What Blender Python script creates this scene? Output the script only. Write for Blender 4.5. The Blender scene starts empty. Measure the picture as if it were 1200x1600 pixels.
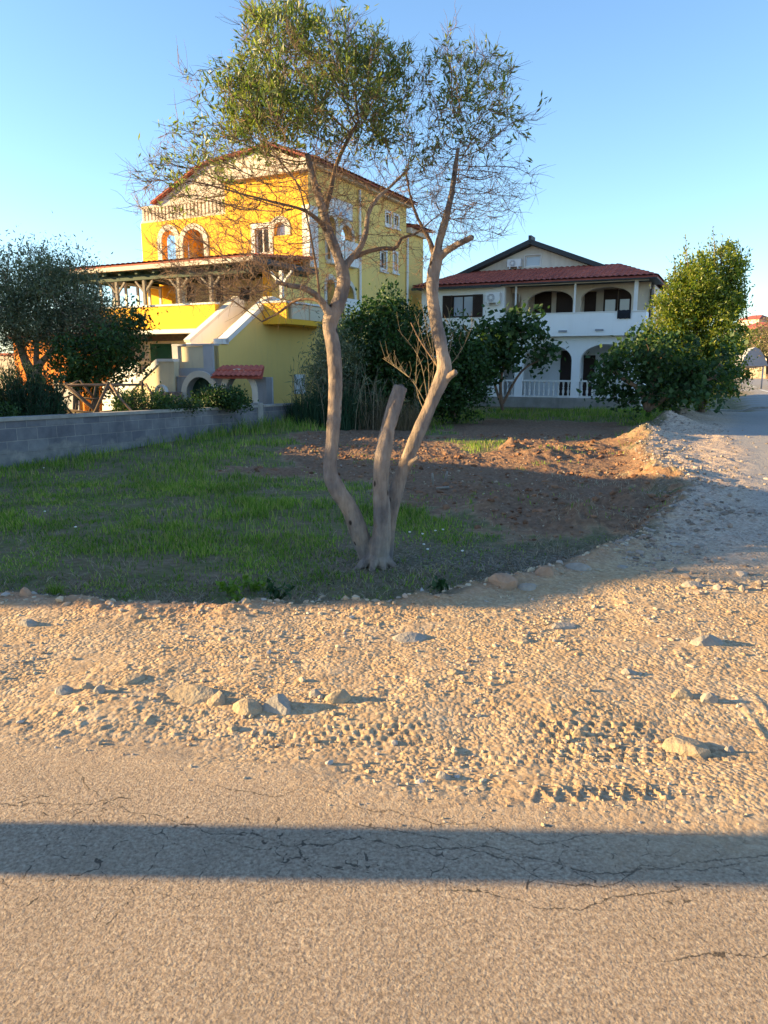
import bpy, bmesh, math, random
import numpy as np
from math import sin, cos, tan, atan, atan2, pi, sqrt, radians, exp
from mathutils import Vector, geometry
scene = bpy.context.scene
COL = scene.collection

# ---------------------------------------------------------------- camera
PITCH = radians(11.25); CH = 1.6; FPX = 1155.6
cam_d = bpy.data.cameras.new('camera'); cam = bpy.data.objects.new('camera', cam_d); COL.objects.link(cam)
cam.location = (0, 0, CH); cam.rotation_euler = (pi/2 - PITCH, 0, 0)
cam_d.sensor_fit = 'VERTICAL'; cam_d.sensor_height = 36.0; cam_d.lens = 26.0
cam_d.clip_start = 0.05; cam_d.clip_end = 12000
scene.camera = cam
# ---------------------------------------------------------------- light
SUN_EL = radians(13); SUN_AZ = radians(1.3)          # the sun stands low, to the left and a touch beyond
sun_dir = Vector((-cos(SUN_EL)*cos(SUN_AZ), cos(SUN_EL)*sin(SUN_AZ), sin(SUN_EL)))
world = bpy.data.worlds.new('World'); scene.world = world; world.use_nodes = True
wn = world.node_tree.nodes; wl = world.node_tree.links; wn.clear()
w_out = wn.new('ShaderNodeOutputWorld'); w_bg = wn.new('ShaderNodeBackground'); w_sky = wn.new('ShaderNodeTexSky')
w_sky.sky_type = 'NISHITA'; w_sky.sun_disc = False
w_sky.sun_elevation = SUN_EL; w_sky.sun_rotation = atan2(sun_dir.x, sun_dir.y)
w_sky.air_density = 1.0; w_sky.dust_density = 0.25; w_sky.ozone_density = 3.2; w_sky.altitude = 0
w_bg.inputs['Strength'].default_value = 0.100
wl.new(w_sky.outputs[0], w_bg.inputs[0]); wl.new(w_bg.outputs[0], w_out.inputs[0])
sun_d = bpy.data.lights.new('sun', 'SUN'); sun = bpy.data.objects.new('sun', sun_d); COL.objects.link(sun)
sun_d.energy = 4.8; sun_d.angle = radians(0.5); sun_d.color = (1.0, 0.70, 0.31)
sun.rotation_euler = sun_dir.to_track_quat('Z', 'Y').to_euler(); sun.location = (-20, 0, 20)
vs = scene.view_settings
vs.view_transform = 'Standard'; vs.look = 'None'; vs.gamma = 1.0; vs.exposure = 1.92; vs.use_curve_mapping = False
scene.cycles.max_bounces = 6; scene.cycles.diffuse_bounces = 3; scene.cycles.transparent_max_bounces = 6
scene.cycles.use_denoising = True

# ---------------------------------------------------------------- pixel (photo 1200x1600) to place
def ray(px, py):
    dx = (px-600)/FPX; dy = (800-py)/FPX
    return Vector((dx, cos(PITCH)+dy*sin(PITCH), -sin(PITCH)+dy*cos(PITCH)))
CO = Vector((0, 0, CH))
def at(px, py, Y):
    r = ray(px, py); return CO + r*(Y/r.y)
def gr(px, py, z=0.0):
    r = ray(px, py); return CO + r*((z-CH)/r.z)

# ---------------------------------------------------------------- noise
def _h(ix, iy, seed):
    n = (ix.astype(np.int64)*374761393 + iy.astype(np.int64)*668265263 + seed*1274126177) & 0xffffffff
    n = ((n ^ (n >> 13))*1274126177) & 0xffffffff
    return ((n ^ (n >> 16)) & 0xffff)/65535.0
def vn(x, y, seed=0):
    x = np.asarray(x, float); y = np.asarray(y, float)
    ix = np.floor(x); iy = np.floor(y); fx = x-ix; fy = y-iy
    fx = fx*fx*(3-2*fx); fy = fy*fy*(3-2*fy)
    a = _h(ix, iy, seed); b = _h(ix+1, iy, seed); c = _h(ix, iy+1, seed); d = _h(ix+1, iy+1, seed)
    return (a*(1-fx)+b*fx)*(1-fy)+(c*(1-fx)+d*fx)*fy
def fbm(x, y, sc, oct=4, seed=0):
    s = 0; a = 1; t = 0
    for k in range(oct):
        s = s + a*(vn(x*sc+17.3*k, y*sc+5.1*k, seed+k)-.5); t += a; a *= .5; sc *= 2.03
    return s/t*2
def ss(a, b, x):
    t = np.clip((x-a)/(b-a), 0, 1); return t*t*(3-2*t)
def polydist(x, y, P):
    d = np.full(np.shape(x), 1e9)
    for (x0, y0), (x1, y1) in zip(P[:-1], P[1:]):
        vx, vy = x1-x0, y1-y0; L = vx*vx+vy*vy+1e-12
        t = np.clip(((x-x0)*vx+(y-y0)*vy)/L, 0, 1)
        d = np.minimum(d, (x-x0-t*vx)**2+(y-y0-t*vy)**2)
    return np.sqrt(d)
def inpoly(x, y, P):
    c = np.zeros(np.shape(x), bool); n = len(P)
    for i in range(n):
        x0, y0 = P[i]; x1, y1 = P[(i+1) % n]
        if y0 == y1: continue
        k = ((y0 > y) != (y1 > y)) & (x < (x1-x0)*(y-y0)/(y1-y0)+x0)
        c ^= k
    return c
def sd(x, y, P):                                       # signed distance, positive inside
    d = polydist(x, y, list(P)+[P[0]]); return np.where(inpoly(x, y, P), d, -d)

# ---------------------------------------------------------------- materials
def _new(name):
    m = bpy.data.materials.new(name); m.use_nodes = True
    nt = m.node_tree; nt.nodes.clear()
    o = nt.nodes.new('ShaderNodeOutputMaterial'); p = nt.nodes.new('ShaderNodeBsdfPrincipled')
    nt.links.new(p.outputs[0], o.inputs[0]); p.inputs['Specular IOR Level'].default_value = .3
    return m, nt, p, o
def N(nt, t, **kw):
    n = nt.nodes.new(t)
    for k, v in kw.items():
        if k in n.inputs: n.inputs[k].default_value = v
        else: setattr(n, k, v)
    return n
def ramp(nt, src, stops):
    r = nt.nodes.new('ShaderNodeValToRGB'); e = r.color_ramp.elements
    while len(e) < len(stops): e.new(.5)
    for k, (p, c) in enumerate(stops):
        e[k].position = p; e[k].color = (*c, 1) if len(c) == 3 else c
    nt.links.new(src, r.inputs[0]); return r
def coords(nt, kind='Object'):
    return nt.nodes.new('ShaderNodeTexCoord').outputs[kind]
def mat(name, c1, c2=None, scale=3.0, rough=.85, bump=0.0, bscale=40.0, metal=0.0, stain=None, spec=.3):
    m, nt, p, o = _new(name); L = nt.links
    co = coords(nt); c2 = c2 or tuple(v*.75 for v in c1)
    n = N(nt, 'ShaderNodeTexNoise', Scale=scale, Detail=6.0, Roughness=.6); L.new(co, n.inputs['Vector'])
    r = ramp(nt, n.outputs['Fac'], [(.32, c2), (.68, c1)])
    out = r.outputs[0]
    if stain:                                           # streaky dirt that runs down the surface
        mp = N(nt, 'ShaderNodeMapping'); mp.inputs['Scale'].default_value = (2.5, 2.5, .35); L.new(co, mp.inputs[0])
        n2 = N(nt, 'ShaderNodeTexNoise', Scale=1.6, Detail=8.0, Roughness=.7); L.new(mp.outputs[0], n2.inputs['Vector'])
        r2 = ramp(nt, n2.outputs['Fac'], [(.5, (0, 0, 0)), (.72, (.6, .6, .6))])
        mx = N(nt, 'ShaderNodeMix', data_type='RGBA'); L.new(r2.outputs[0], mx.inputs[0]); L.new(out, mx.inputs[6]); mx.inputs[7].default_value = (*stain, 1)
        out = mx.outputs[2]
    L.new(out, p.inputs['Base Color'])
    p.inputs['Roughness'].default_value = rough; p.inputs['Metallic'].default_value = metal; p.inputs['Specular IOR Level'].default_value = spec
    if bump:
        n3 = N(nt, 'ShaderNodeTexNoise', Scale=bscale, Detail=5.0); L.new(co, n3.inputs['Vector'])
        b = N(nt, 'ShaderNodeBump', Strength=bump, Distance=.02); L.new(n3.outputs['Fac'], b.inputs['Height']); L.new(b.outputs[0], p.inputs['Normal'])
    return m
def leafmat(name, cols, trans=.35, rough=.5, tcol=1.3, spec=.35):
    m, nt, p, o = _new(name); L = nt.links
    g = nt.nodes.new('ShaderNodeNewGeometry')
    r = ramp(nt, g.outputs['Random Per Island'], [(i/(max(1, len(cols)-1)), c) for i, c in enumerate(cols)])
    n = N(nt, 'ShaderNodeTexNoise', Scale=1.3, Detail=2.0); L.new(coords(nt), n.inputs['Vector'])
    rr = ramp(nt, n.outputs['Fac'], [(.35, (.7, .72, .7)), (.65, (1.2, 1.15, 1.0))])
    mx = N(nt, 'ShaderNodeMix', data_type='RGBA', blend_type='MULTIPLY'); mx.inputs[0].default_value = 1
    L.new(r.outputs[0], mx.inputs[6]); L.new(rr.outputs[0], mx.inputs[7])
    L.new(mx.outputs[2], p.inputs['Base Color']); p.inputs['Roughness'].default_value = rough; p.inputs['Specular IOR Level'].default_value = spec
    t = nt.nodes.new('ShaderNodeBsdfTranslucent')
    m2 = N(nt, 'ShaderNodeMix', data_type='RGBA', blend_type='MULTIPLY'); m2.inputs[0].default_value = 1
    L.new(mx.outputs[2], m2.inputs[6]); m2.inputs[7].default_value = (1.15*tcol, 1.3*tcol, .5*tcol, 1); L.new(m2.outputs[2], t.inputs[0])
    ms = N(nt, 'ShaderNodeMixShader', Fac=trans); L.new(p.outputs[0], ms.inputs[1]); L.new(t.outputs[0], ms.inputs[2]); L.new(ms.outputs[0], o.inputs[0])
    return m
M = {}
M['yellow'] = mat('yellow render', (.90, .475, .04), (.84, .43, .035), .8, .9, .15, 60)
M['yellow_shade'] = mat('pale ochre render', (.86, .60, .19), (.80, .55, .17), .7, .9, .15, 60, stain=(.70, .50, .19))  # the yellow render again, with the shaded walls' look put into its colour
M['cream'] = mat('cream render', (.72, .62, .42), (.66, .56, .38), 1.2, .9, .15, 50, stain=(.5, .42, .3))
M['white'] = mat('white render', (.90, .90, .89), (.86, .86, .86), 1.0, .88, .1, 50, stain=(.80, .79, .77))
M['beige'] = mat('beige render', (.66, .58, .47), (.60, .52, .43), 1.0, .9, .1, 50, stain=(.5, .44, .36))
M['trim'] = mat('white trim', (.78, .76, .72), (.70, .68, .64), 2.5, .8, .1, 50)
M['trimy'] = mat('cream stone trim', (.68, .62, .52), (.58, .53, .45), 2.5, .85, .1, 50)
M['stone'] = mat('grey stone trim', (.46, .46, .47), (.38, .38, .4), 3, .85, .2, 40)
M['greyren'] = mat('grey cement render', (.30, .30, .31), (.24, .24, .25), 1.6, .92, .2, 40, stain=(.18, .18, .18))
M['conc'] = mat('raw concrete', (.36, .34, .31), (.24, .23, .21), 2.5, .95, .4, 30, stain=(.14, .13, .12))
M['tile'] = mat('red clay tile', (.46, .125, .085), (.27, .07, .055), 2.2, .8, .2, 30, stain=(.18, .075, .06))
M['tile2'] = mat('bright clay tile', (.55, .14, .09), (.42, .10, .07), 5, .75, .2, 30)
M['slate'] = mat('dark roof edge', (.045, .05, .055), (.03, .035, .04), 3, .6)
M['glass'] = mat('window glass', (.03, .035, .04), (.02, .025, .03), .5, .08, spec=.8)
M['glassp'] = mat('pale pane with painted reflection', (.38, .44, .52), (.30, .36, .45), .5, .15, spec=.8)  # pale blue base colour stands in for the reflected sky
M['dark'] = mat('dark interior', (.035, .028, .025), (.02, .018, .016), 2, .9)
M['brown'] = mat('brown shutter', (.05, .032, .026), (.035, .022, .018), 4, .7)
M['green'] = mat('green shutter', (.035, .13, .06), (.025, .10, .05), 3, .6)
M['gdoor'] = mat('green door', (.012, .05, .035), (.01, .035, .025), 3, .6)
M['metalw'] = mat('white painted metal', (.75, .75, .74), (.66, .66, .65), 3, .5)
M['metalg'] = mat('grey metal', (.32, .33, .36), (.25, .26, .29), 3, .5, metal=.2)
M['black'] = mat('black plastic', (.02, .02, .022), (.015, .015, .016), 3, .5)
M['wood'] = mat('weathered wood', (.13, .085, .055), (.07, .048, .034), 9, .9, .4, 60)
M['woodg'] = mat('grey weathered wood', (.30, .26, .22), (.2, .17, .14), 9, .9, .4, 60)
M['beam'] = mat('dark green beams', (.03, .06, .045), (.02, .045, .03), 3, .7)
M['orange'] = mat('orange render', (.80, .26, .04), (.72, .22, .035), 1, .9, .1, 50)
M['pink'] = mat('faded pink render', (.62, .42, .34), (.55, .36, .3), .3, .9)
M['farcream'] = mat('plain cream render', (.70, .60, .42), (.62, .52, .38), .2, .9)  # cream colour of the far houses and the balcony panels
M['tarp'] = mat('grey canvas', (.33, .32, .34), (.27, .26, .28), .6, .8)
M['blackcloth'] = mat('dark cloth', (.02, .022, .03), (.015, .016, .02), 3, .9)

# ---------------------------------------------------------------- objects
def tag(o, label=None, cat=None, group=None, kind=None):
    if label: o['label'] = label
    if cat: o['category'] = cat
    if group: o['group'] = group
    if kind: o['kind'] = kind
    return o
def empty(name, loc, label, cat, group=None):
    o = bpy.data.objects.new(name, None); COL.objects.link(o); o.location = loc; o.empty_display_size = .3
    return tag(o, label, cat, group)
def rootloc(o):
    v = Vector((0, 0, 0))
    while o is not None: v += Vector(o.location); o = o.parent
    return v
class MB:
    def __init__(s): s.v = []; s.f = []; s.sm = []
    def add(s, vs, fs, smooth=False):
        b = len(s.v); s.v += [tuple(v) for v in vs]; s.f += [tuple(i+b for i in f) for f in fs]; s.sm += [smooth]*len(fs); return s
    def box(s, a, b):
        x0, y0, z0 = a; x1, y1, z1 = b
        return s.hexa([(x0, y0, z0), (x1, y0, z0), (x1, y1, z0), (x0, y1, z0), (x0, y0, z1), (x1, y0, z1), (x1, y1, z1), (x0, y1, z1)])
    def hexa(s, p):
        return s.add(p, [(3, 2, 1, 0), (4, 5, 6, 7), (0, 1, 5, 4), (1, 2, 6, 5), (2, 3, 7, 6), (3, 0, 4, 7)])
    def tube(s, pts, rad, n=8, caps=True, smooth=True, lump=0, seed=0):
        P = [Vector(p) for p in pts]
        if not hasattr(rad, '__len__'): rad = [rad]*len(P)
        rnd = random.Random(seed)
        T0 = (P[1]-P[0]).normalized(); ref = Vector((0, 0, 1)) if abs(T0.z) < .9 else Vector((1, 0, 0))
        U = T0.cross(ref).normalized(); vs = []
        for i, p in enumerate(P):
            T = (P[min(i+1, len(P)-1)]-P[max(i-1, 0)]).normalized()
            U = (U-T*U.dot(T)).normalized(); W = T.cross(U)
            for k in range(n):
                a = 2*pi*k/n; r = rad[i]*(1+(rnd.uniform(-lump, lump) if lump else 0))
                vs.append(p+U*(cos(a)*r)+W*(sin(a)*r))
        fs = []
        for i in range(len(P)-1):
            for k in range(n):
                k2 = (k+1) % n; fs.append((i*n+k, i*n+k2, (i+1)*n+k2, (i+1)*n+k))
        s.add(vs, fs, smooth)
        if caps:
            b = len(s.v)-len(vs)
            s.f.append(tuple(b+k for k in reversed(range(n)))); s.f.append(tuple(b+(len(P)-1)*n+k for k in range(n))); s.sm += [False, False]
        return s
    def lathe(s, c, prof, n=10, smooth=True):           # prof: (radius, z)
        vs = []; fs = []
        for r, z in prof:
            for k in range(n): a = 2*pi*k/n; vs.append((c[0]+r*cos(a), c[1]+r*sin(a), c[2]+z))
        for i in range(len(prof)-1):
            for k in range(n): k2 = (k+1) % n; fs.append((i*n+k, i*n+k2, (i+1)*n+k2, (i+1)*n+k))
        fs.append(tuple(range(n))[::-1]); fs.append(tuple((len(prof)-1)*n+k for k in range(n)))
        return s.add(vs, fs, smooth)
    def build(s, name, m, parent=None, **kw):
        me = bpy.data.meshes.new(name); off = rootloc(parent) if parent is not None else Vector((0, 0, 0))
        me.from_pydata([(x-off.x, y-off.y, z-off.z) for x, y, z in s.v], [], s.f)
        me.polygons.foreach_set('use_smooth', s.sm); me.materials.append(m); me.update()
        o = bpy.data.objects.new(name, me); COL.objects.link(o)
        if parent is not None: o.parent = parent
        if kw: tag(o, **kw)
        return o
def npmesh(name, V, F, m, parent=None, smooth=False, attrs=None):
    off = np.array(rootloc(parent)) if parent is not None else np.zeros(3)
    V = np.asarray(V, np.float32)-off.astype(np.float32); F = np.asarray(F, np.int32); k = F.shape[1]
    me = bpy.data.meshes.new(name); me.vertices.add(len(V)); me.vertices.foreach_set('co', V.ravel())
    me.loops.add(F.size); me.loops.foreach_set('vertex_index', F.ravel()); me.polygons.add(len(F))
    me.polygons.foreach_set('loop_start', np.arange(0, F.size, k, dtype=np.int32)); me.polygons.foreach_set('loop_total', np.full(len(F), k, np.int32))
    me.polygons.foreach_set('use_smooth', np.full(len(F), smooth)); me.materials.append(m); me.update(calc_edges=True)
    for nm, a in (attrs or {}).items():
        if a.ndim == 2: at_ = me.attributes.new(nm, 'FLOAT_COLOR', 'POINT'); at_.data.foreach_set('color', a.astype(np.float32).ravel())
        else: at_ = me.attributes.new(nm, 'FLOAT', 'POINT'); at_.data.foreach_set('value', a.astype(np.float32))
    o = bpy.data.objects.new(name, me); COL.objects.link(o)
    if parent is not None: o.parent = parent
    return o
def copy_tree(o, parent=None):
    c = o.copy(); COL.objects.link(c); c.parent = parent
    for ch in o.children: copy_tree(ch, c)
    return c

# ================================================================ TERRAIN
def gl(pts, z=0.0): return [tuple(gr(x, y, z)[:2]) for x, y in pts]
edge = gl([(0, 935), (200, 952), (350, 952), (480, 941), (600, 944), (700, 930), (760, 915), (860, 893), (930, 872), (1010, 842), (1060, 800), (1075, 765), (1040, 735), (1010, 705), (1030, 672), (1090, 645)])
FIELD = [(-60, edge[0][1]+.6)]+[(-6, edge[0][1]+.1)]+edge+[(13.0, 26), (33, 70), (60, 130), (60, 300), (-300, 300), (-300, 12)]
def dirt_poly(): return gl([(300, 748), (440, 728), (455, 690), (540, 668), (650, 668), (760, 706), (800, 690), (1000, 684), (1015, 710), (1045, 745), (1065, 800), (1000, 842), (900, 866), (800, 858), (720, 830), (640, 790), (560, 752), (440, 750)], -.15)
DIRT = dirt_poly()
DIRT2 = gl([(660, 668), (760, 655), (1000, 660), (1010, 680), (900, 690), (700, 690)], -.15)
ROADR = gl([(1250, 850), (1185, 760), (1160, 710), (1146, 672), (1152, 641), (1138, 612), (1165, 592)])+[(60, 85), (60, 20), (20, 10), (9, 6.2)]
ASPH = gl([(0, 1150), (200, 1163), (400, 1190), (600, 1235), (800, 1275), (1000, 1300), (1200, 1305)])
CRACKS = [gl(c) for c in (
    [(0, 1258), (60, 1256), (140, 1257), (165, 1250), (205, 1268), (250, 1275), (300, 1290), (330, 1303), (400, 1301), (440, 1320), (520, 1318), (560, 1306), (620, 1322), (690, 1326), (760, 1322), (800, 1336), (850, 1345), (930, 1366), (1000, 1362), (1060, 1350), (1200, 1335)],
    [(560, 1290), (600, 1295), (690, 1308), (740, 1328), (800, 1345), (850, 1378), (900, 1385), (960, 1383), (1010, 1352), (1080, 1360), (1200, 1345)],
    [(690, 1390), (745, 1392), (800, 1405), (850, 1418), (910, 1420), (960, 1404), (1020, 1396), (1060, 1388)],
    [(340, 1230), (380, 1236), (430, 1246), (480, 1228), (520, 1240), (560, 1262), (620, 1270), (680, 1285), (760, 1290), (840, 1320), (960, 1300), (1100, 1305), (1200, 1290)],
    [(460, 1315), (470, 1335), (500, 1370)], [(120, 1200), (130, 1225), (165, 1250)], [(1060, 1500), (1100, 1490), (1150, 1496), (1200, 1492)])]
MOUNDS = [(*gl([(px, py)], -.12)[0], r, h) for px, py, r, h in ((925, 815, .55, .17), (985, 785, .5, .22), (1000, 760, .6, .2), (780, 785, .5, .13), (740, 765, .5, .1), (860, 712, .75, .25), (797, 701, .3, .24), (755, 798, .35, .1),
    (990, 694, .7, .32), (1035, 672, .9, .34), (1062, 662, .8, .30), (930, 705, .9, .18), (590, 690, .8, .1), (660, 745, .6, .08), (905, 820, .4, .13), (850, 780, .5, .08))]
def berm(x, y):
    e = polydist(x, y, edge); return np.exp(-(e/.16)**2)
def zones(x, y):
    w = fbm(x, y, 1.1, 4, 5)
    f = sd(x, y, FIELD)+.17*w+.12*fbm(x, y, 5, 4, 8)
    d = np.maximum(sd(x, y, DIRT), sd(x, y, DIRT2)-.2)+.8*w+.35*fbm(x, y, 3.1, 3, 18)+.15*fbm(x, y, 9, 2, 19)-.15
    r = sd(x, y, ROADR)+.25*fbm(x, y, .9, 3, 31)
    ya = np.interp(x, [p[0] for p in ASPH], [p[1] for p in ASPH])
    a = (ya-y)+.10*fbm(x, y, 1.6, 4, 41)
    return f, d, r, a
def height(x, y, fine=True):
    f, d, r, a = zones(x, y)
    field = ss(0, .45, f); dirt = ss(-.2, .3, d)*field
    asp = ss(-.12, .10, a); rr = ss(-.3, .3, r)*(1-field)
    rise = .012*np.clip(y-5, 0, 17)*ss(0, -3, x)
    z = field*(-.15+rise+.03*fbm(x, y, .7, 3, 2))
    z = z+np.clip(y-34, 0, 400)*.006*field
    z = z-.10*field*ss(6.2, 8, y)*ss(2.5, 4.5, x)*ss(14, 10, y)
    gra = (1-field)*(1-asp)*(1-rr)
    near = ss(11, 7, y)
    z = z+gra*(.018*fbm(x, y, 2.2, 3, 11)+(.25+.9*ss(.4, .75, vn(x*1.4, y*1.8, 17)))*.0045*fbm(x, y, 9, 3, 12)+.0052*np.maximum(0, fbm(x, y, 34, 3, 13)-.12)*near*2*(.1+1.5*ss(.3, .8, vn(x*2.2, y*2.6, 14))))
    z = z+gra*ss(2.2, 3.4, x)*ss(5.6, 7, y)*(.05*np.abs(fbm(x, y, 3.3, 5, 15))+.035*np.abs(fbm(x, y, 11, 4, 16)))
    z = z-.035*np.exp(-((y-(2.95+.02*x))/.3)**2)*(1-asp)*ss(-2.2, -.6, x)
    z = z+asp*(1-field)*(.004*fbm(x, y, 1.4, 2, 51))
    z = z+dirt*(.06*fbm(x, y, 2.6, 4, 61)+.04*np.abs(fbm(x, y, 9, 4, 62)))
    b = berm(x, y); z = z+b*(.035+.05*np.maximum(0, fbm(x, y, 8, 3, 71)))
    e = polydist(x, y, edge)
    z = z+np.exp(-((e-.25)/.35)**2)*ss(6.5, 8, y)*ss(1, 3, x)*(.06+.07*fbm(x, y, 3, 4, 75))
    for mx, my, mr, mh in MOUNDS:
        q = ((x-mx)**2+((y-my)*.8)**2)/(mr*mr)
        z = z+np.where(q < 4, np.exp(-q*1.6)*mh*(.75+.5*fbm(x, y, 4, 4, 81)), 0)
    # hill of the town on the far right, low rise far off
    z = z+ss(90, 260, y)*ss(50, 130, x)*14+ss(400, 2500, y)*6
    if fine:                                            # tyre treads pressed into the dust
        for (yc, x0, x1, wd, per, dep) in ((3.06, -.75, 1.5, .22, .075, .012), (2.86, -.1, 1.9, .16, .06, .009)):
            v = y-yc-.03*x; rows = np.floor((v+wd/2)/.045); u = x+.5*per*(rows % 2)+.25*v
            m = ss(wd/2, wd/2-.03, np.abs(v))*ss(x0, x0+.3, x)*ss(x1, x1-.3, x)*(.15+1.1*ss(.3, .7, vn(x*2.2, y*2.2, 91)))
            blk = ss(.12, .3, np.abs((u/per) % 1-.5)*2)*ss(.1, .35, np.abs(((v+wd/2)/.045) % 1-.5)*2)
            z = z+m*(blk*dep-.008)
        v = y-2.55-.02*x; m = ss(.09, .07, np.abs(v))*ss(.5, .6, x)*ss(1.12, 1.05, x)   # the zigzag print
        zig = np.abs(((x/.085) % 1)-.5)*2*.11-.055
        z = z+m*(.014*np.exp(-((v-zig)/.013)**2)+.010*np.exp(-((v+.075)/.011)**2)-.003)
        v = x-1.83; m = ss(.2, .16, np.abs(v-.1*(y-2.7)))*ss(2.35, 2.5, y)*ss(3.6, 3.3, y)
        z = z+m*.008*np.maximum(0, np.sin((v-.1*(y-2.7))*70))*(.4+vn(x*9, y*9, 95))
    return z
def hz(x, y): return float(height(np.array([float(x)]), np.array([float(y)]), False)[0])

xs = np.concatenate([-np.geomspace(3500, 6.2, 90), np.arange(-6.0, -2.0, .05), np.arange(-2.0, 2.3, .0095), np.arange(2.3, 4.2, .03), np.arange(4.2, 9, .06), np.geomspace(9.05, 3500, 110)])
ys = np.concatenate([-np.geomspace(600, 1, 26), np.linspace(-.8, 1.2, 12), np.arange(1.25, 2.3, .02), np.arange(2.3, 3.6, .0095), np.arange(3.6, 6.5, .018), np.geomspace(6.53, 40, 420), np.geomspace(41, 4000, 90)])
GX, GY = np.meshgrid(xs, ys); gx = GX.ravel(); gy = GY.ravel()
gz = height(gx, gy)
f, d, r, a = zones(gx, gy)
field = ss(-.02, .12, f); dirt = ss(-.15, .15, d)*field
asp = np.clip(ss(-.30, .38, a+.10*fbm(gx, gy, 7, 4, 43)), 0, 1)*(1-field); rr = ss(-.35, .25, r)*(1-field)
tx, ty = gr(590, 878, -.12)[:2]
litter = .6*np.exp(-(((gx-tx-.75)/1.5)**2+((gy-ty-.1)/.75)**2))*field
edgeband = ss(1.0, .15, f)*field*.4
gzone = np.stack([np.maximum(asp, 0), field*(1-dirt), dirt, np.ones_like(gx)], 1)
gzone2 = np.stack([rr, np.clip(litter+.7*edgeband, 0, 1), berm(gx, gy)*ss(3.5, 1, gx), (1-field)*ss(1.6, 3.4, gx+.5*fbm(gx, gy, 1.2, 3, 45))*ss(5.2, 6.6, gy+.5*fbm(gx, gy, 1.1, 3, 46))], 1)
def crackattr(C):
    X = [p[0] for p in C]; Y = [p[1] for p in C]
    if abs(X[-1]-X[0]) > abs(Y[-1]-Y[0]):
        s = gy-np.interp(gx, X, Y); out = np.maximum(0, np.maximum(X[0]-gx, gx-X[-1]))
    else:
        o = np.argsort(Y); Ys = np.array(Y)[o]; Xs = np.array(X)[o]
        s = gx-np.interp(gy, Ys, Xs); out = np.maximum(0, np.maximum(Ys[0]-gy, gy-Ys[-1]))
    s = s+np.where(s >= 0, 1, -1)*out
    return s+.010*fbm(gx, gy, 22, 2, 99)
attrs = {'zone': gzone, 'zone2': gzone2}
for i, c in enumerate(CRACKS): attrs['crack%d' % i] = np.clip(crackattr(c), -1, 1)
nx, ny = len(xs), len(ys)
ii = (np.arange(ny-1)[:, None]*nx+np.arange(nx-1)[None, :]).ravel()
GF = np.stack([ii, ii+1, ii+nx+1, ii+nx], 1)

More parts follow.
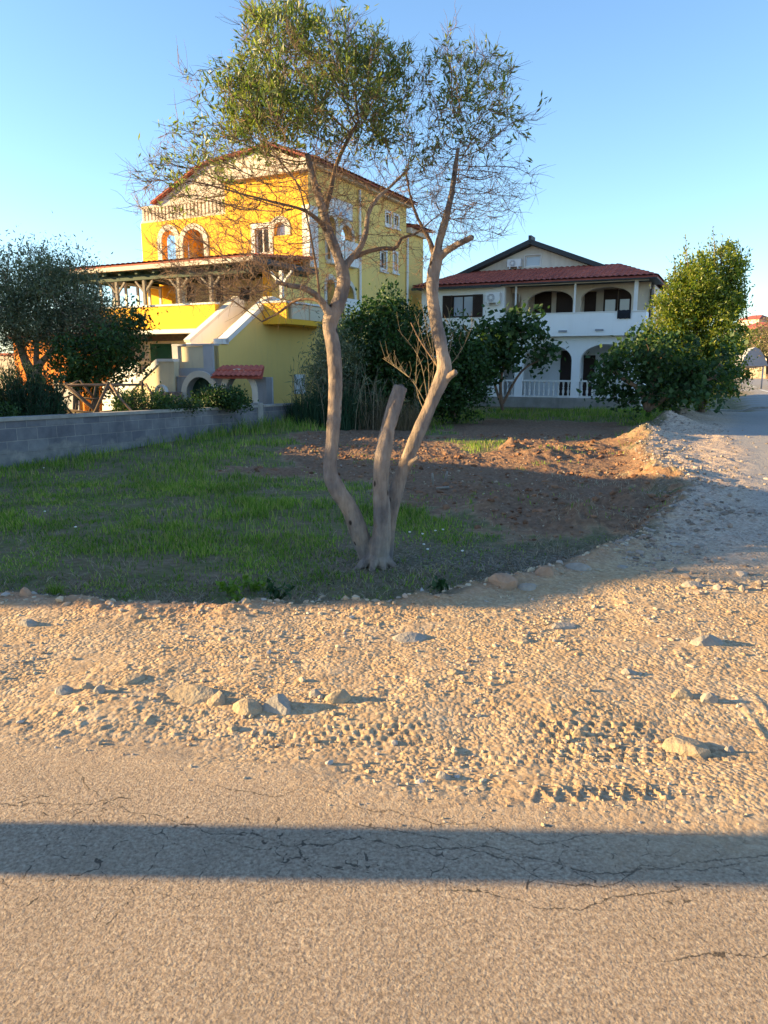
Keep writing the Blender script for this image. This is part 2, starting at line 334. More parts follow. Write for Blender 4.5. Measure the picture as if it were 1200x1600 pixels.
def ground_material():
    m, nt, p, o = _new('ground surface'); L = nt.links
    co = coords(nt)
    za = N(nt, 'ShaderNodeAttribute', attribute_name='zone'); zb = N(nt, 'ShaderNodeAttribute', attribute_name='zone2')
    sa = nt.nodes.new('ShaderNodeSeparateColor'); L.new(za.outputs['Color'], sa.inputs[0])
    sb = nt.nodes.new('ShaderNodeSeparateColor'); L.new(zb.outputs['Color'], sb.inputs[0])
    def noise(s, d=6.0, r=.6):
        n = N(nt, 'ShaderNodeTexNoise', Scale=s, Detail=d, Roughness=r); L.new(co, n.inputs['Vector']); return n.outputs['Fac']
    def mixc(f, a_, b_):
        x = N(nt, 'ShaderNodeMix', data_type='RGBA')
        if isinstance(f, float): x.inputs[0].default_value = f
        else: L.new(f, x.inputs[0])
        for k, c in ((6, a_), (7, b_)):
            if isinstance(c, tuple): x.inputs[k].default_value = (*c, 1)
            else: L.new(c, x.inputs[k])
        return x.outputs[2]
    def mth(op, a_, b_=None):
        x = N(nt, 'ShaderNodeMath', operation=op)
        for k, c in ((0, a_), (1, b_)):
            if c is None: continue
            if isinstance(c, (int, float)): x.inputs[k].default_value = c
            else: L.new(c, x.inputs[k])
        return x.outputs[0]
    n1, n2, n3 = noise(1.7), noise(14.0), noise(70.0, 4.0)
    v = N(nt, 'ShaderNodeTexVoronoi', Scale=46.0, feature='F1'); L.new(co, v.inputs['Vector'])
    v2 = N(nt, 'ShaderNodeTexVoronoi', Scale=17.0, feature='F1'); L.new(co, v2.inputs['Vector'])
    # gravel and dust: each little stone its own tone
    gcol = ramp(nt, n2, [(.3, (.37, .235, .125)), (.7, (.55, .385, .215))]).outputs[0]
    sepv = nt.nodes.new('ShaderNodeSeparateColor'); L.new(v.outputs['Color'], sepv.inputs[0])
    tone = ramp(nt, sepv.outputs[0], [(0, (.27, .18, .115)), (.5, (.44, .305, .18)), (1, (.62, .49, .34))]).outputs[0]
    gravel = mixc(.45, gcol, tone)
    gravel = mixc(ramp(nt, n1, [(.45, (0, 0, 0)), (.75, (.5, .5, .5))]).outputs[0], gravel, (.36, .21, .10))
    gravel = mixc(ramp(nt, noise(.9, 7.0, .7), [(.45, (0, 0, 0)), (.65, (.6, .6, .6))]).outputs[0], gravel, mixc(.6, (.47, .375, .275), tone))
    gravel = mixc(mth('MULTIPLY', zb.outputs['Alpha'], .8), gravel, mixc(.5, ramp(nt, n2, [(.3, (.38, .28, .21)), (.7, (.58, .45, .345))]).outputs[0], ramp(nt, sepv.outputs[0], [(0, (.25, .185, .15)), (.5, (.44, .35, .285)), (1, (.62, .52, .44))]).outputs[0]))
    # reddish rubble at the field edge
    gravel = mixc(mth('MULTIPLY', sb.outputs[2], .55), gravel, (.34, .17, .10))
    # asphalt under a film of dust
    acol = ramp(nt, n3, [(.28, (.20, .148, .105)), (.5, (.38, .29, .212)), (.72, (.58, .465, .35))]).outputs[0]
    stn = N(nt, 'ShaderNodeTexNoise', Scale=.9, Detail=7.0, Roughness=.7, Distortion=.6); L.new(co, stn.inputs['Vector'])
    acol = mixc(ramp(nt, stn.outputs['Fac'], [(.48, (0, 0, 0)), (.66, (.42, .42, .42))]).outputs[0], acol, (.21, .165, .125))
    sp = N(nt, 'ShaderNodeTexVoronoi', Scale=115.0, feature='F1'); L.new(co, sp.inputs['Vector']); spc = nt.nodes.new('ShaderNodeSeparateColor'); L.new(sp.outputs['Color'], spc.inputs[0])
    acol = mixc(mth('MULTIPLY', mth('GREATER_THAN', spc.outputs[0], .84), .35), acol, (.58, .49, .37)); acol = mixc(mth('MULTIPLY', mth('LESS_THAN', spc.outputs[0], .12), .35), acol, (.12, .095, .075))
    acol = mixc(ramp(nt, n1, [(.35, (.0, .0, .0)), (.7, (.4, .4, .4))]).outputs[0], acol, (.29, .22, .155))
    rcol = ramp(nt, n2, [(.3, (.27, .25, .235)), (.7, (.36, .33, .30))]).outputs[0]
    # field soil
    soil = ramp(nt, n2, [(.3, (.13, .092, .055)), (.7, (.27, .205, .135))]).outputs[0]
    moss = ramp(nt, n1, [(.35, (.075, .105, .025)), (.65, (.13, .15, .045))]).outputs[0]
    soil = mixc(ramp(nt, noise(3.3), [(.38, (.05, .05, .05)), (.62, (.75, .75, .75))]).outputs[0], soil, moss)
    lit = ramp(nt, sepv.outputs[1], [(0, (.07, .052, .042)), (.6, (.17, .135, .11)), (1, (.34, .29, .25))]).outputs[0]
    soil = mixc(sb.outputs[1], soil, lit)
    dcol = ramp(nt, n2, [(.25, (.125, .07, .043)), (.55, (.24, .14, .085)), (.8, (.36, .235, .15))]).outputs[0]
    dcol = mixc(ramp(nt, noise(2.1), [(.45, (0, 0, 0)), (.7, (.55, .55, .55))]).outputs[0], dcol, (.20, .14, .095))
    c = mixc(sa.outputs[0], gravel, acol)
    c = mixc(sb.outputs[0], c, rcol)
    c = mixc(sa.outputs[1], c, soil)
    c = mixc(sa.outputs[2], c, dcol)
    # cracks
    jog = mth('MULTIPLY', mth('SUBTRACT', noise(13.0, 8.0, .75), .5), .07); cr = None; cn = noise(24.0, 3.0); wid = mth('MULTIPLY', mth('SUBTRACT', cn, .32), .013)
    for i in range(len(CRACKS)):
        at_ = N(nt, 'ShaderNodeAttribute', attribute_name='crack%d' % i)
        q = mth('LESS_THAN', mth('ABSOLUTE', mth('ADD', at_.outputs['Fac'], jog)), wid); cr = q if cr is None else mth('MAXIMUM', cr, q)
    vd = N(nt, 'ShaderNodeTexNoise', Scale=5.0, Detail=4.0); L.new(co, vd.inputs['Vector'])
    vm = N(nt, 'ShaderNodeMix', data_type='RGBA', blend_type='ADD'); vm.inputs[0].default_value = .25; L.new(co, vm.inputs[6]); L.new(vd.outputs['Color'], vm.inputs[7])
    vc = N(nt, 'ShaderNodeTexVoronoi', Scale=4.5, feature='DISTANCE_TO_EDGE'); L.new(vm.outputs[2], vc.inputs['Vector'])
    sy_ = nt.nodes.new('ShaderNodeSeparateXYZ'); L.new(co, sy_.inputs[0])
    bandm = mth('GREATER_THAN', mth('ADD', mth('SUBTRACT', 1.0, mth('DIVIDE', mth('ABSOLUTE', mth('SUBTRACT', sy_.outputs[1], 2.25)), .38)), mth('MULTIPLY', mth('SUBTRACT', noise(1.3, 3.0), .5), 3.0)), .35)
    alli = mth('MULTIPLY', mth('LESS_THAN', vc.outputs['Distance'], mth('MULTIPLY', mth('SUBTRACT', cn, .47), .10)), mth('MAXIMUM', bandm, ramp(nt, n1, [(.62, (0, 0, 0)), (.68, (1, 1, 1))]).outputs[0]))
    cr = mth('MULTIPLY', mth('MAXIMUM', cr, alli), sa.outputs[0])
    c = mixc(mth('MULTIPLY', cr, .8), c, (.05, .042, .035))
    L.new(c, p.inputs['Base Color']); p.inputs['Roughness'].default_value = .95; p.inputs['Specular IOR Level'].default_value = .15
    # relief
    va = N(nt, 'ShaderNodeTexVoronoi', Scale=120.0, feature='F1'); L.new(co, va.inputs['Vector'])
    ha = mth('ADD', mth('MULTIPLY', va.outputs['Distance'], -.0035), mth('MULTIPLY', noise(40.0, 6.0, .75), .015))
    ha = mth('SUBTRACT', ha, mth('MULTIPLY', cr, .006))
    hg = mth('ADD', mth('MULTIPLY', v.outputs['Distance'], -.010), mth('MULTIPLY', v2.outputs['Distance'], -.010)); hg = mth('ADD', hg, mth('MULTIPLY', n3, .008)); hg = mth('MULTIPLY', hg, ramp(nt, noise(2.8, 5.0), [(.38, (.25, .25, .25)), (.62, (1, 1, 1))]).outputs[0])
    hs = mth('MULTIPLY', n2, .05)
    h = N(nt, 'ShaderNodeMix', data_type='FLOAT'); L.new(sa.outputs[0], h.inputs[0]); L.new(hg, h.inputs[2]); L.new(ha, h.inputs[3])
    h2 = N(nt, 'ShaderNodeMix', data_type='FLOAT'); L.new(mth('MAXIMUM', sa.outputs[1], sa.outputs[2]), h2.inputs[0]); L.new(h.outputs[0], h2.inputs[2]); L.new(hs, h2.inputs[3])
    b = N(nt, 'ShaderNodeBump', Strength=1.0, Distance=1.0); L.new(h2.outputs[0], b.inputs['Height']); L.new(b.outputs[0], p.inputs['Normal'])
    return m
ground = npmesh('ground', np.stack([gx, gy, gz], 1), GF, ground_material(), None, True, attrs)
tag(ground, 'gravel lot edge, cracked asphalt and field', None, None, 'structure')

# ================================================================ BUILDINGS
class Fac:                                             # a vertical facade: u runs left to right, w outwards
    def __init__(s, P0, d):
        s.P = Vector((P0[0], P0[1], 0)); s.d = Vector((d[0], d[1], 0)).normalized(); s.n = Vector((s.d.y, -s.d.x, 0))
    def pt(s, u, z, w=0.0): q = s.P+s.d*u+s.n*w; return (q.x, q.y, z)
    def uz(s, px, py, w=0.0):                          # where the photo's pixel falls on this facade
        r = ray(px, py); P = s.P+s.n*w; t = (P-CO).dot(s.n)/r.dot(s.n); q = CO+r*t
        return (q-s.P).dot(s.d), q.z
    def box(s, mb, u0, u1, z0, z1, w0, w1):
        return mb.hexa([s.pt(u0, z0, w1), s.pt(u1, z0, w1), s.pt(u1, z0, w0), s.pt(u0, z0, w0), s.pt(u0, z1, w1), s.pt(u1, z1, w1), s.pt(u1, z1, w0), s.pt(u0, z1, w0)])
    def bar(s, mb, a, b, wd, w0, w1):                  # a bar in the facade's plane from a to b (u, z)
        (ua, za), (ub, zb) = a, b; L = sqrt((ub-ua)**2+(zb-za)**2); nx_, nz_ = -(zb-za)/L*wd/2, (ub-ua)/L*wd/2
        p = [(ua+nx_, za+nz_), (ua-nx_, za-nz_), (ub-nx_, zb-nz_), (ub+nx_, zb+nz_)]
        return s.plate(mb, p, [], w1, w1-w0)
    def plate(s, mb, outline, holes, w, t):            # a plate with holes, front at w, t thick
        loops = [outline]+holes; pts = [p for l in loops for p in l]
        tri = geometry.tessellate_polygon([[Vector((u, z, 0)) for u, z in l] for l in loops])
        n = len(pts); vs = [s.pt(u, z, w) for u, z in pts]+[s.pt(u, z, w-t) for u, z in pts]; fs = []
        for a, b, c in tri:
            ar = (pts[b][0]-pts[a][0])*(pts[c][1]-pts[a][1])-(pts[b][1]-pts[a][1])*(pts[c][0]-pts[a][0])
            if ar < 0: b, c = c, b
            fs += [(a, b, c), (n+a, n+c, n+b)]
        o = 0
        for li, l in enumerate(loops):
            k = len(l); ar = sum(l[i][0]*l[(i+1) % k][1]-l[(i+1) % k][0]*l[i][1] for i in range(k))
            for i in range(k):
                a, b = o+i, o+(i+1) % k
                f_ = (a, n+a, n+b, b)
                if (ar < 0) != (li > 0): f_ = f_[::-1]
                fs.append(f_)
            o += k
        return mb.add(vs, fs)
def rect(u0, u1, z0, z1): return [(u0, z0), (u1, z0), (u1, z1), (u0, z1)]
def arch(u0, u1, z0, z1, spring=None, n=14):
    c = (u0+u1)/2; a = (u1-u0)/2; sp = z1-a if spring is None else spring
    return [(u0, z0), (u1, z0)]+[(c+a*cos(t), sp+(z1-sp)*sin(t)) for t in [pi*k/n for k in range(n+1)]]
def ring(u0, u1, z0, z1, wd, spring=None, n=14):       # arch surround: outline and hole together make the band
    c = (u0+u1)/2; a = (u1-u0)/2; sp = z1-a if spring is None else spring
    o = [(u0-wd, z0)]+[(c-(a+wd)*cos(pi*k/n), sp+(z1-sp+wd)*sin(pi*k/n)) for k in range(n+1)]+[(u1+wd, z0)]
    i = [(u1, z0)]+[(c+a*cos(pi*k/n), sp+(z1-sp)*sin(pi*k/n)) for k in range(n+1)]+[(u0, z0)]
    return o+i
def prect(F, px0, px1, py0, py1, w=0):                 # pixel box -> (u0,u1,z0,z1)
    a, zt = F.uz(px0, py0, w); b, _ = F.uz(px1, py0, w); _, zb = F.uz((px0+px1)/2, py1, w); _, zt = F.uz((px0+px1)/2, py0, w)
    return min(a, b), max(a, b), zb, zt
def tiles(mb, e0, e1, r1, r0, per=.23, row=.38, amp=.05, thick=.05):   # eave left, eave right, ridge right, ridge left
    e0, e1, r1, r0 = map(Vector, (e0, e1, r1, r0))
    W = max((e1-e0).length, (r1-r0).length); H = max((r0-e0).length, (r1-e1).length)
    nu = max(2, int(W/per))*8; nr = max(1, int(round(H/row))); nrm = (e1-e0).cross(r0-e0).normalized()
    if nrm.z < 0: nrm = -nrm
    vs = []; rows = []
    for k in range(nr):
        rows += [(k/nr, .028), ((k+.97)/nr, .0)]
    rows.append((1, 0))
    for v, up in rows:
        A = e0.lerp(r0, v); B = e1.lerp(r1, v); L_ = (B-A).length; o0 = (A-e0).dot((e1-e0).normalized())
        for i in range(nu+1):
            p = A.lerp(B, i/nu); ph = (o0+L_*i/nu)/per
            vs.append(p+nrm*(amp*abs(sin(pi*ph))**.8+up))
    fs = []
    for j in range(len(rows)-1):
        for i in range(nu): a = j*(nu+1)+i; fs.append((a, a+1, a+nu+2, a+nu+1))
    mb.add(vs, fs, False)
    u = nrm*(-thick)
    mb.hexa([e0+u, e1+u, r1+u, r0+u, e0-nrm*.004, e1-nrm*.004, r1-nrm*.004, r0-nrm*.004])
def frame_rect(F, mb, u0, u1, z0, z1, wd, w0, w1):
    F.plate(mb, rect(u0-wd, u1+wd, z0-wd, z1+wd), [rect(u0, u1, z0, z1)], w1, w1-w0)
def window(F, root, u0, u1, z0, z1, w=0.0, fm='trim', gm='glass', fw=.07, sill=True, mull=1, rec=.12, name='window', outer=True):
    a = MB(); e = .004
    F.plate(a, rect(u0+e, u1-e, z0+e, z1-e), [rect(u0+.05, u1-.05, z0+.05, z1-.05)], w-rec+.06, .05)
    for k in range(1, mull+1):
        c = u0+(u1-u0)*k/(mull+1); F.box(a, c-.02, c+.02, z0+.05, z1-.05, w-rec+.012, w-rec+.055)
    win = a.build(name, M[fm], root)
    g = MB(); F.box(g, u0+.04, u1-.04, z0+.04, z1-.04, w-rec, w-rec+.02); g.build('pane', M[gm], win)
    if outer:
        f_ = MB(); frame_rect(F, f_, u0, u1, z0, z1, fw, w-.02, w+.025); f_.build('frame', M['trim'], win)
    if sill:
        s_ = MB(); F.box(s_, u0-fw-.03, u1+fw+.03, z0-fw-.06, z0-fw-.001, w-.01, w+.08); s_.build('sill', M['trim'], win)
    return win

# ---------------------------------------------------------------- the yellow house
Cn = Vector((-2.55, 26.5, 0)); A_ = radians(27)
vd_ = Vector((sin(A_), cos(A_), 0)); ud_ = Vector((-cos(A_), sin(A_), 0))
FS = Fac(Cn-vd_*5.2, vd_)                              # shaded side, u=0 at the near end (stair), house corner at u=5.2, far end u=14.7
FL = Fac(Cn+ud_*7.6, -ud_)                             # sunlit front, u=0 left end, u=7.6 at the corner
YH = empty('house', tuple(Cn+Vector((0, 0, -.1))), 'large yellow house with arched loggia and outside stair behind the grey block wall', 'house')
zt_R = 8.15
# shaded side wall with its openings
su = lambda px, py: FS.uz(px, py)
def sr(px0, px1, py0, py1): return prect(FS, px0, px1, py0, py1)
holes = []; sh_arch = []
for q in ((511, 524, 338, 408), (532, 550, 352, 412)):
    r_ = sr(*q); sh_arch.append(r_); holes.append(arch(*r_))
lo_arch = []
for q in ((510, 523, 436, 478), (533, 553, 444, 500)):
    r_ = sr(*q); lo_arch.append(r_); holes.append(arch(*r_))
swin = [sr(*q) for q in ((595, 603, 393, 420), (615, 620, 396, 423), (603, 610, 333, 350), (616, 622, 338, 353))]
holes += [rect(*r_) for r_ in swin]
mb = MB()
uR = 14.7; u632 = su(635, 330)[0]
_, zfar = FS.uz(658, 372)
FS.plate(mb, [(5.2, -.3), (uR, -.3), (uR, zfar), (u632, zfar), (u632, zt_R), (5.2, zt_R)], holes, 0, .3)
mb.build('wall', M['yellow_shade'], YH, label='shaded yellow side wall with downpipes')
for r_ in sh_arch+lo_arch:
    t_ = MB(); FS.plate(t_, ring(*r_, .17), [], .03, .05); t_.build('arch_trim', M['trimy'], YH)
for r_ in swin: window(FS, YH, *r_, fw=.10, mull=0)
mb = MB(); FS.box(mb, 5.6, 9.3, 4.9, 8.0, -1.8, -1.7); FS.box(mb, 5.6, 9.3, -.3, 4.6, -1.8, -1.7); mb.build('loggia_wall', M['yellow'], YH)
mb = MB()
for (a_, b_, c_, d_) in ((5.9, 6.9, 4.95, 6.6), (7.4, 8.4, 2.9, 4.4)): FS.box(mb, a_, b_, c_, d_, -1.69, -1.66)
mb.build('loggia_door', M['dark'], YH)
mb = MB(); FS.box(mb, 5.55, 9.5, 4.62, 4.85, -1.7, -.302); mb.build('loggia_floor', M['trim'], YH)
# white recess above the arches
r_ = sr(513, 549, 313, 341); mb = MB(); FS.box(mb, r_[0], r_[1], r_[2], r_[3], .002, .05); mb.build('upper_panel', M['trim'], YH)
wu = (r_[0]+.25, r_[1]-.25, r_[2]+.05, r_[3]-.25); mb = MB(); FS.plate(mb, arch(wu[0], wu[1], wu[2], wu[3], wu[3]-.3), [], .07, .02); mb.build('upper_window', M['glassp'], YH)
# balconettes of the tall arches
for r_ in sh_arch+lo_arch[1:]:
    mb = MB(); FS.box(mb, r_[0]-.1, r_[1]+.1, r_[2]-.12, r_[2]+.02, -.25, .25); FS.box(mb, r_[0]-.1, r_[1]+.1, r_[2]+.02, r_[2]+.75, .17, .25)
    mb.build('balcony_front', M['trim'], YH)
for px in (560, 634):
    u_ = su(px, 430)[0]; mb = MB(); mb.tube([FS.pt(u_, 0, .08), FS.pt(u_, zt_R-.1 if px < 600 else zfar-.1, .08)], .05, 8)
    for z_ in (1.5, 3.5, 5.5): mb.tube([FS.pt(u_, z_, .08), FS.pt(u_, z_+.06, .08)], .065, 8)
    mb.build('downpipe', M['trim'], YH)
# sunlit front
def lr(px0, px1, py0, py1): return prect(FL, px0, px1, py0, py1)
a1 = lr(252, 274, 360, 406); a2 = lr(285, 318, 358, 406)
w1 = lr(398, 420, 356, 396); w2 = lr(428, 446, 347, 368)
uS = FL.uz(352, 330)[0]; _, zlo = FL.uz(300, 346); zlo = FL.uz(250, 346)[1]; zhi = 7.95
mb = MB()
FL.plate(mb, [(0, -.3), (7.598, -.3), (7.598, zhi), (uS, zhi), (uS, zlo), (0, zlo)], [arch(*a1), arch(*a2), rect(*w1), arch(*w2)], 0, .28)
mb.build('front_wall', M['yellow'], YH, label='sunlit bright yellow front')
for r_ in (a1, a2, w2):
    t_ = MB(); FL.plate(t_, ring(*r_, .2), [], .035, .05); t_.build('arch_trim', M['trimy'], YH)
window(FL, YH, *w1, fw=.16, mull=1, gm='glass'); mb = MB(); FL.plate(mb, arch(*w2), [], -.15, .02); mb.build('pane', M['glassp'], YH)
mb = MB(); FL.box(mb, a1[0], a1[1], a1[2]-.1, a1[2], -.1, .06); FL.box(mb, a2[0], a2[1], a2[2]-.1, a2[2], -.1, .06); mb.build('arch_sill', M['trim'], YH)
# corner pillar in white, wrapping both faces
mb = MB(); FL.box(mb, FL.uz(474, 380)[0], 7.66, 4.9, 6.9, .002, .06); FL.box(mb, 7.603, 7.66, 4.9, 6.9, -.5, .002); mb.build('corner_pillar', M['trim'], YH)
# the inside of the front: back of the left loggia, side walls, floor, attic wall
mb = MB(); uB = a1[1]+.35
FL.box(mb, uB, 7.3, 4.6, zlo-.03, -1.9, -1.7); FL.box(mb, uB, uB+.2, 4.6, zlo-.03, -1.69, -.29)
mb.build('loggia_wall', M['yellow'], YH)
mb = MB(); FL.box(mb, 0, 7.29, 4.6, 4.8, -6.0, -.29); FL.box(mb, .02, uS-.02, zlo-.2, zlo-.004, -5, -.29); mb.build('floor_slab', M['trim'], YH)
mb = MB(); FL.box(mb, uS+.02, uS+.25, zlo, zhi-.05, -6, -.29); FL.box(mb, 1.6, 7.29, -.3, 4.58, -9, -8.8); mb.build('inner_wall', M['beige'], YH)
mb = MB(); FL.box(mb, uB, uB+.2, -.3, 7, -8.7, -1.95); mb.build('left_wall', M['yellow'], YH)
# grey picket balustrade on the left terrace
mb = MB(); zb_ = zlo; zt2 = FL.uz(250, 319)[1]
FL.box(mb, 0, uS, zt2-.08, zt2, -.16, -.04); FL.box(mb, 0, uS, zb_, zb_+.08, -.16, -.04)
n_ = 24
for k in range(n_): u_ = .04+(uS-.1)*k/(n_-1); FL.box(mb, u_, u_+.10, zb_+.08, zt2-.08, -.14, -.06)
mb.build('balustrade', M['beige'], YH)
mb = MB(); FL.box(mb, .9, uS, zlo+.01, 8.2, -2.2, -2.0); mb.build('attic_wall', M['beige'], YH)
# cornice between wall and roof
mb = MB(); FL.box(mb, uS-.1, 7.7, zhi+.002, zhi+.22, -.35, .2); FS.box(mb, 4.95, u632+.1, zt_R+.003, zt_R+.2, -.33, .22); FS.box(mb, u632+.11, uR+.1, zfar+.003, zfar+.22, -.33, .16); mb.build('cornice', M['beige'], YH)
# gabled roof, ridge running back along the shaded side
def P3(t, s_, z): q = Cn+ud_*t+vd_*s_; return (q.x, q.y, z)
mb = MB(); LEN = u632-5.2+.2; ridge = 9.0
tiles(mb, P3(6.95, -.14, 7.58), P3(6.95, LEN, 7.58), P3(4.6, LEN, 8.66), P3(4.6, -.14, 8.66))
tiles(mb, P3(4.595, -.14, 8.67), P3(4.595, LEN, 8.67), P3(1.5, LEN, ridge), P3(1.5, -.14, ridge))
tiles(mb, P3(-.45, LEN, 8.28), P3(-.45, -.14, 8.28), P3(1.5, -.14, ridge), P3(1.5, LEN, ridge))
tiles(mb, P3(-.4, uR-5.0, zfar+.28), P3(-.4, LEN+.05, zfar+.28), P3(2.5, LEN+.05, zfar+.8), P3(2.5, uR-5.0, zfar+.8))
mb.build('roof', M['tile'], YH)
mb = MB(); FL.plate(mb, [(uS, zhi+.23), (7.6, 8.0+.2), (6.1, ridge-.14), (3.0, 8.58), (.75, 7.55), (1.2, 7.5), (uS, 7.6)], [], -.05, .2); mb.build('gable', M['beige'], YH)
# porch wall in line with the shaded side, up to the canopy
mb = MB(); FS.plate(mb, [(0, -.3), (5.195, -.3), (5.195, 4.62), (3.3, 4.62), (3.3, 3.55), (2.85, 3.62), (.55, 2.2), (0, 2.18)], [], 0, .25); mb.build('stair_wall', M['yellow_shade'], YH)
mb = MB(); FS.box(mb, 3.3, 3.55, 2.75, 4.62, -.6, -.252); mb.build('porch_pillar', M['yellow'], YH)
# the outside stair between two white parapets
mb = MB()
FS.bar(mb, (.5, 2.26), (2.9, 3.68), .14, -.3, .05); FS.bar(mb, (2.9, 3.68), (3.35, 3.62), .13, -.3, .05)
FS.bar(mb, (.35, 2.28), (.62, 2.28), .16, -.3, .05)
mb.build('stair_coping', M['trim'], YH)
mb = MB(); FS.plate(mb, [(.5, 1.72), (3.2, 3.27), (3.2, 3.7), (2.9, 3.7), (.5, 2.27)], [], -1.3, .18); mb.build('stair_parapet', M['white'], YH)
mb = MB(); FS.bar(mb, (.45, 2.31), (2.9, 3.76), .09, -1.51, -1.27); mb.build('stair_coping', M['trim'], YH)
mb = MB()
for k in range(9): FS.box(mb, .5+k*.3, .8+k*.3-.003, -.2, 1.32+k*.165, -1.298, -.252)
mb.build('stair', M['trim'], YH)
# terrace front
sT = 2.0                                               # plane 3.2 m in front of the house corner
FT = Fac(Cn-vd_*3.2+ud_*7.6, -ud_)                     # u=7.6 at the shaded plane
uTr = 7.6-1.55
mb = MB(); FT.box(mb, .9, uTr, 2.76, 3.5, -.2, 0); mb.build('terrace_parapet', M['yellow'], YH)
mb = MB(); FT.box(mb, .88, uTr+.02, 3.503, 3.56, -.23, .03); FT.box(mb, .88, uTr, 2.62, 2.757, -3.1, .05); mb.build('terrace_slab', M['trim'], YH)
# ground floor under the terrace
g0 = prect(FT, 232, 268, 537, 576, -.9); d0 = prect(FT, 196, 209, 545, 600, -.9)
mb = MB(); FT.plate(mb, rect(.9, uTr+.1, -.3, 2.615), [rect(*g0)], -.9, .2); mb.build('ground_floor_wall', M['cream'], YH)
mb = MB(); FT.box(mb, .9, uTr, 2.42, 2.612, -.898, -.55); mb.build('beam', M['wood'], YH)  # brown strip puts the shade of the soffit into its colour
mb = MB(); nsl = 13
FT.box(mb, g0[0], g0[1], g0[2], g0[3], -1.0, -.97)
for k in range(nsl):
    z_ = g0[2]+(g0[3]-g0[2])*k/nsl; h_ = (g0[3]-g0[2])/nsl; um = g0[0]+(g0[1]-g0[0])*.3
    mb.hexa([FT.pt(um, z_, -.93), FT.pt(g0[1]-.03, z_, -.93), FT.pt(g0[1]-.03, z_, -.96), FT.pt(um, z_, -.96), FT.pt(um, z_+h_*.8, -.955), FT.pt(g0[1]-.03, z_+h_*.8, -.955), FT.pt(g0[1]-.03, z_+h_*.8, -.965), FT.pt(um, z_+h_*.8, -.965)])
mb.build('shutter', M['green'], YH)
mb = MB(); FT.box(mb, d0[0], d0[1], d0[2], d0[3], -.898, -.86); mb.build('door', M['wood'], YH)
# first-floor wall behind the terrace: cream, windows, sliding glass
mb = MB(); FT.box(mb, 2.2, 7.0, 2.762, 4.58, -3.05, -2.95); mb.build('porch_wall', M['cream'], YH)
for q in ((283, 305, 446, 474), (372, 392, 447, 474), (336, 350, 440, 474)):
    a_, b_, c_, d_ = prect(FT, *q, -2.9); mb = MB(); FT.box(mb, a_, b_, c_, d_, -2.945, -2.9); w_ = mb.build('porch_window', M['trim'], YH)
    mb = MB(); FT.box(mb, a_+.06, b_-.06, c_+.06, d_-.06, -2.899, -2.88); mb.build('pane', M['glass'], w_)
# canopy with tiles, dark green beams and branching posts
cz = 4.66
FC = Fac(Cn-vd_*3.6+ud_*8.4, -ud_)
mb = MB(); q = lambda t, s_, z: tuple(Cn+ud_*t+vd_*s_+Vector((0, 0, z)))
tiles(mb, q(8.4, -3.75, cz+.16), q(-.35, -3.75, cz+.16), q(-.35, -.05, cz+.5), q(8.4, -.05, cz+.5), amp=.03)
mb.build('canopy_tiles', M['tile'], YH)
mb = MB(); FC.box(mb, -.02, 8.78, cz-.02, cz+.13, .002, .14); FC.box(mb, -.02, .1, cz-.02, cz+.13, -3.4, 0); mb.build('canopy_fascia', M['beige'], YH)
mb = MB(); FS.box(mb, 1.5, 5.15, cz-.04, cz+.12, .02, .4); mb.build('canopy_gutter', M['slate'], YH)
mb = MB()
for k in range(12): u_ = .15+k*.75; FC.box(mb, u_, u_+.1, cz-.14, cz-.021, -3.4, -.02)
FC.box(mb, .12, 8.35, cz-.30, cz-.142, -.35, -.2); FC.box(mb, .12, 8.35, cz-.019, cz+.02, -3.4, 0)
mb.build('canopy_beams', M['beam'], YH)
for px in (183, 226, 280, 330, 440):
    u_ = FC.uz(px, 450, -.28)[0]; mb = MB(); FC.box(mb, u_-.05, u_+.05, 3.562, cz-.3, -.33, -.23)
    for s_ in (-1, 1): FC.bar(mb, (u_, cz-.72), (u_+s_*.38, cz-.33), .06, -.31, -.25)
    mb.build('canopy_post', M['woodg'] if px < 400 else M['trim'], YH)
# glazed screen at the left end of the terrace (the sky shows through it)
mb = MB()
FX = Fac(Cn-vd_*3.2+ud_*6.6, vd_)
for k in range(6): FX.box(mb, .05+k*.58, .05+k*.58+.06, 3.5, 4.5, -.05, .05)
FX.box(mb, .05, 3.0, 4.42, 4.5, -.04, .04); FX.box(mb, .05, 3.0, 2.76, 3.5, -.1, 0); FX.box(mb, .05, 3.0, 3.502, 3.56, -.05, .05)
mb.build('terrace_screen', M['metalw'], YH)
mb = MB(); FT.box(mb, 3.1, 3.5, 2.762, 4.5, -1.6, -1.5); mb.build('terrace_screen', M['metalw'], YH)
# balcony on the shaded side with white panels
b0 = FS.uz(447, 480, .9)[0]; b1 = FS.uz(500, 480, .9)[0]; zb0 = FS.uz(475, 508, .9)[1]; zb1 = FS.uz(475, 473, .9)[1]
mb = MB(); FS.box(mb, b0, b1+1.2, zb0, zb0+.16, .004, .9); FS.box(mb, b0, b0+.12, zb0+.161, zb1-.06, .004, .9); mb.build('side_balcony', M['yellow'], YH)
mb = MB(); FS.box(mb, b0+.3, b0+.42, zb0+.161, zb1-.06, .78, .9)
for k in range(3): FS.box(mb, b0+.46+k*.95, b0+1.36+k*.95, zb0+.17, zb1-.07, .8, .86); FS.box(mb, b0+1.365+k*.95, b0+1.405+k*.95, zb0+.17, zb1-.06, .78, .9)
mb.build('balcony_panel', M['farcream'], YH)
mb = MB(); FS.box(mb, b0-.02, b1+1.22, zb1-.058, zb1, .0045, .93); mb.build('balcony_coping', M['trim'], YH)
a_, b_, c_, d_ = sr(459, 474, 585, 615); mb = MB(); FS.box(mb, a_, b_, c_, d_, .003, .07); e_ = mb.build('meter_cabinet', M['metalw'], YH)
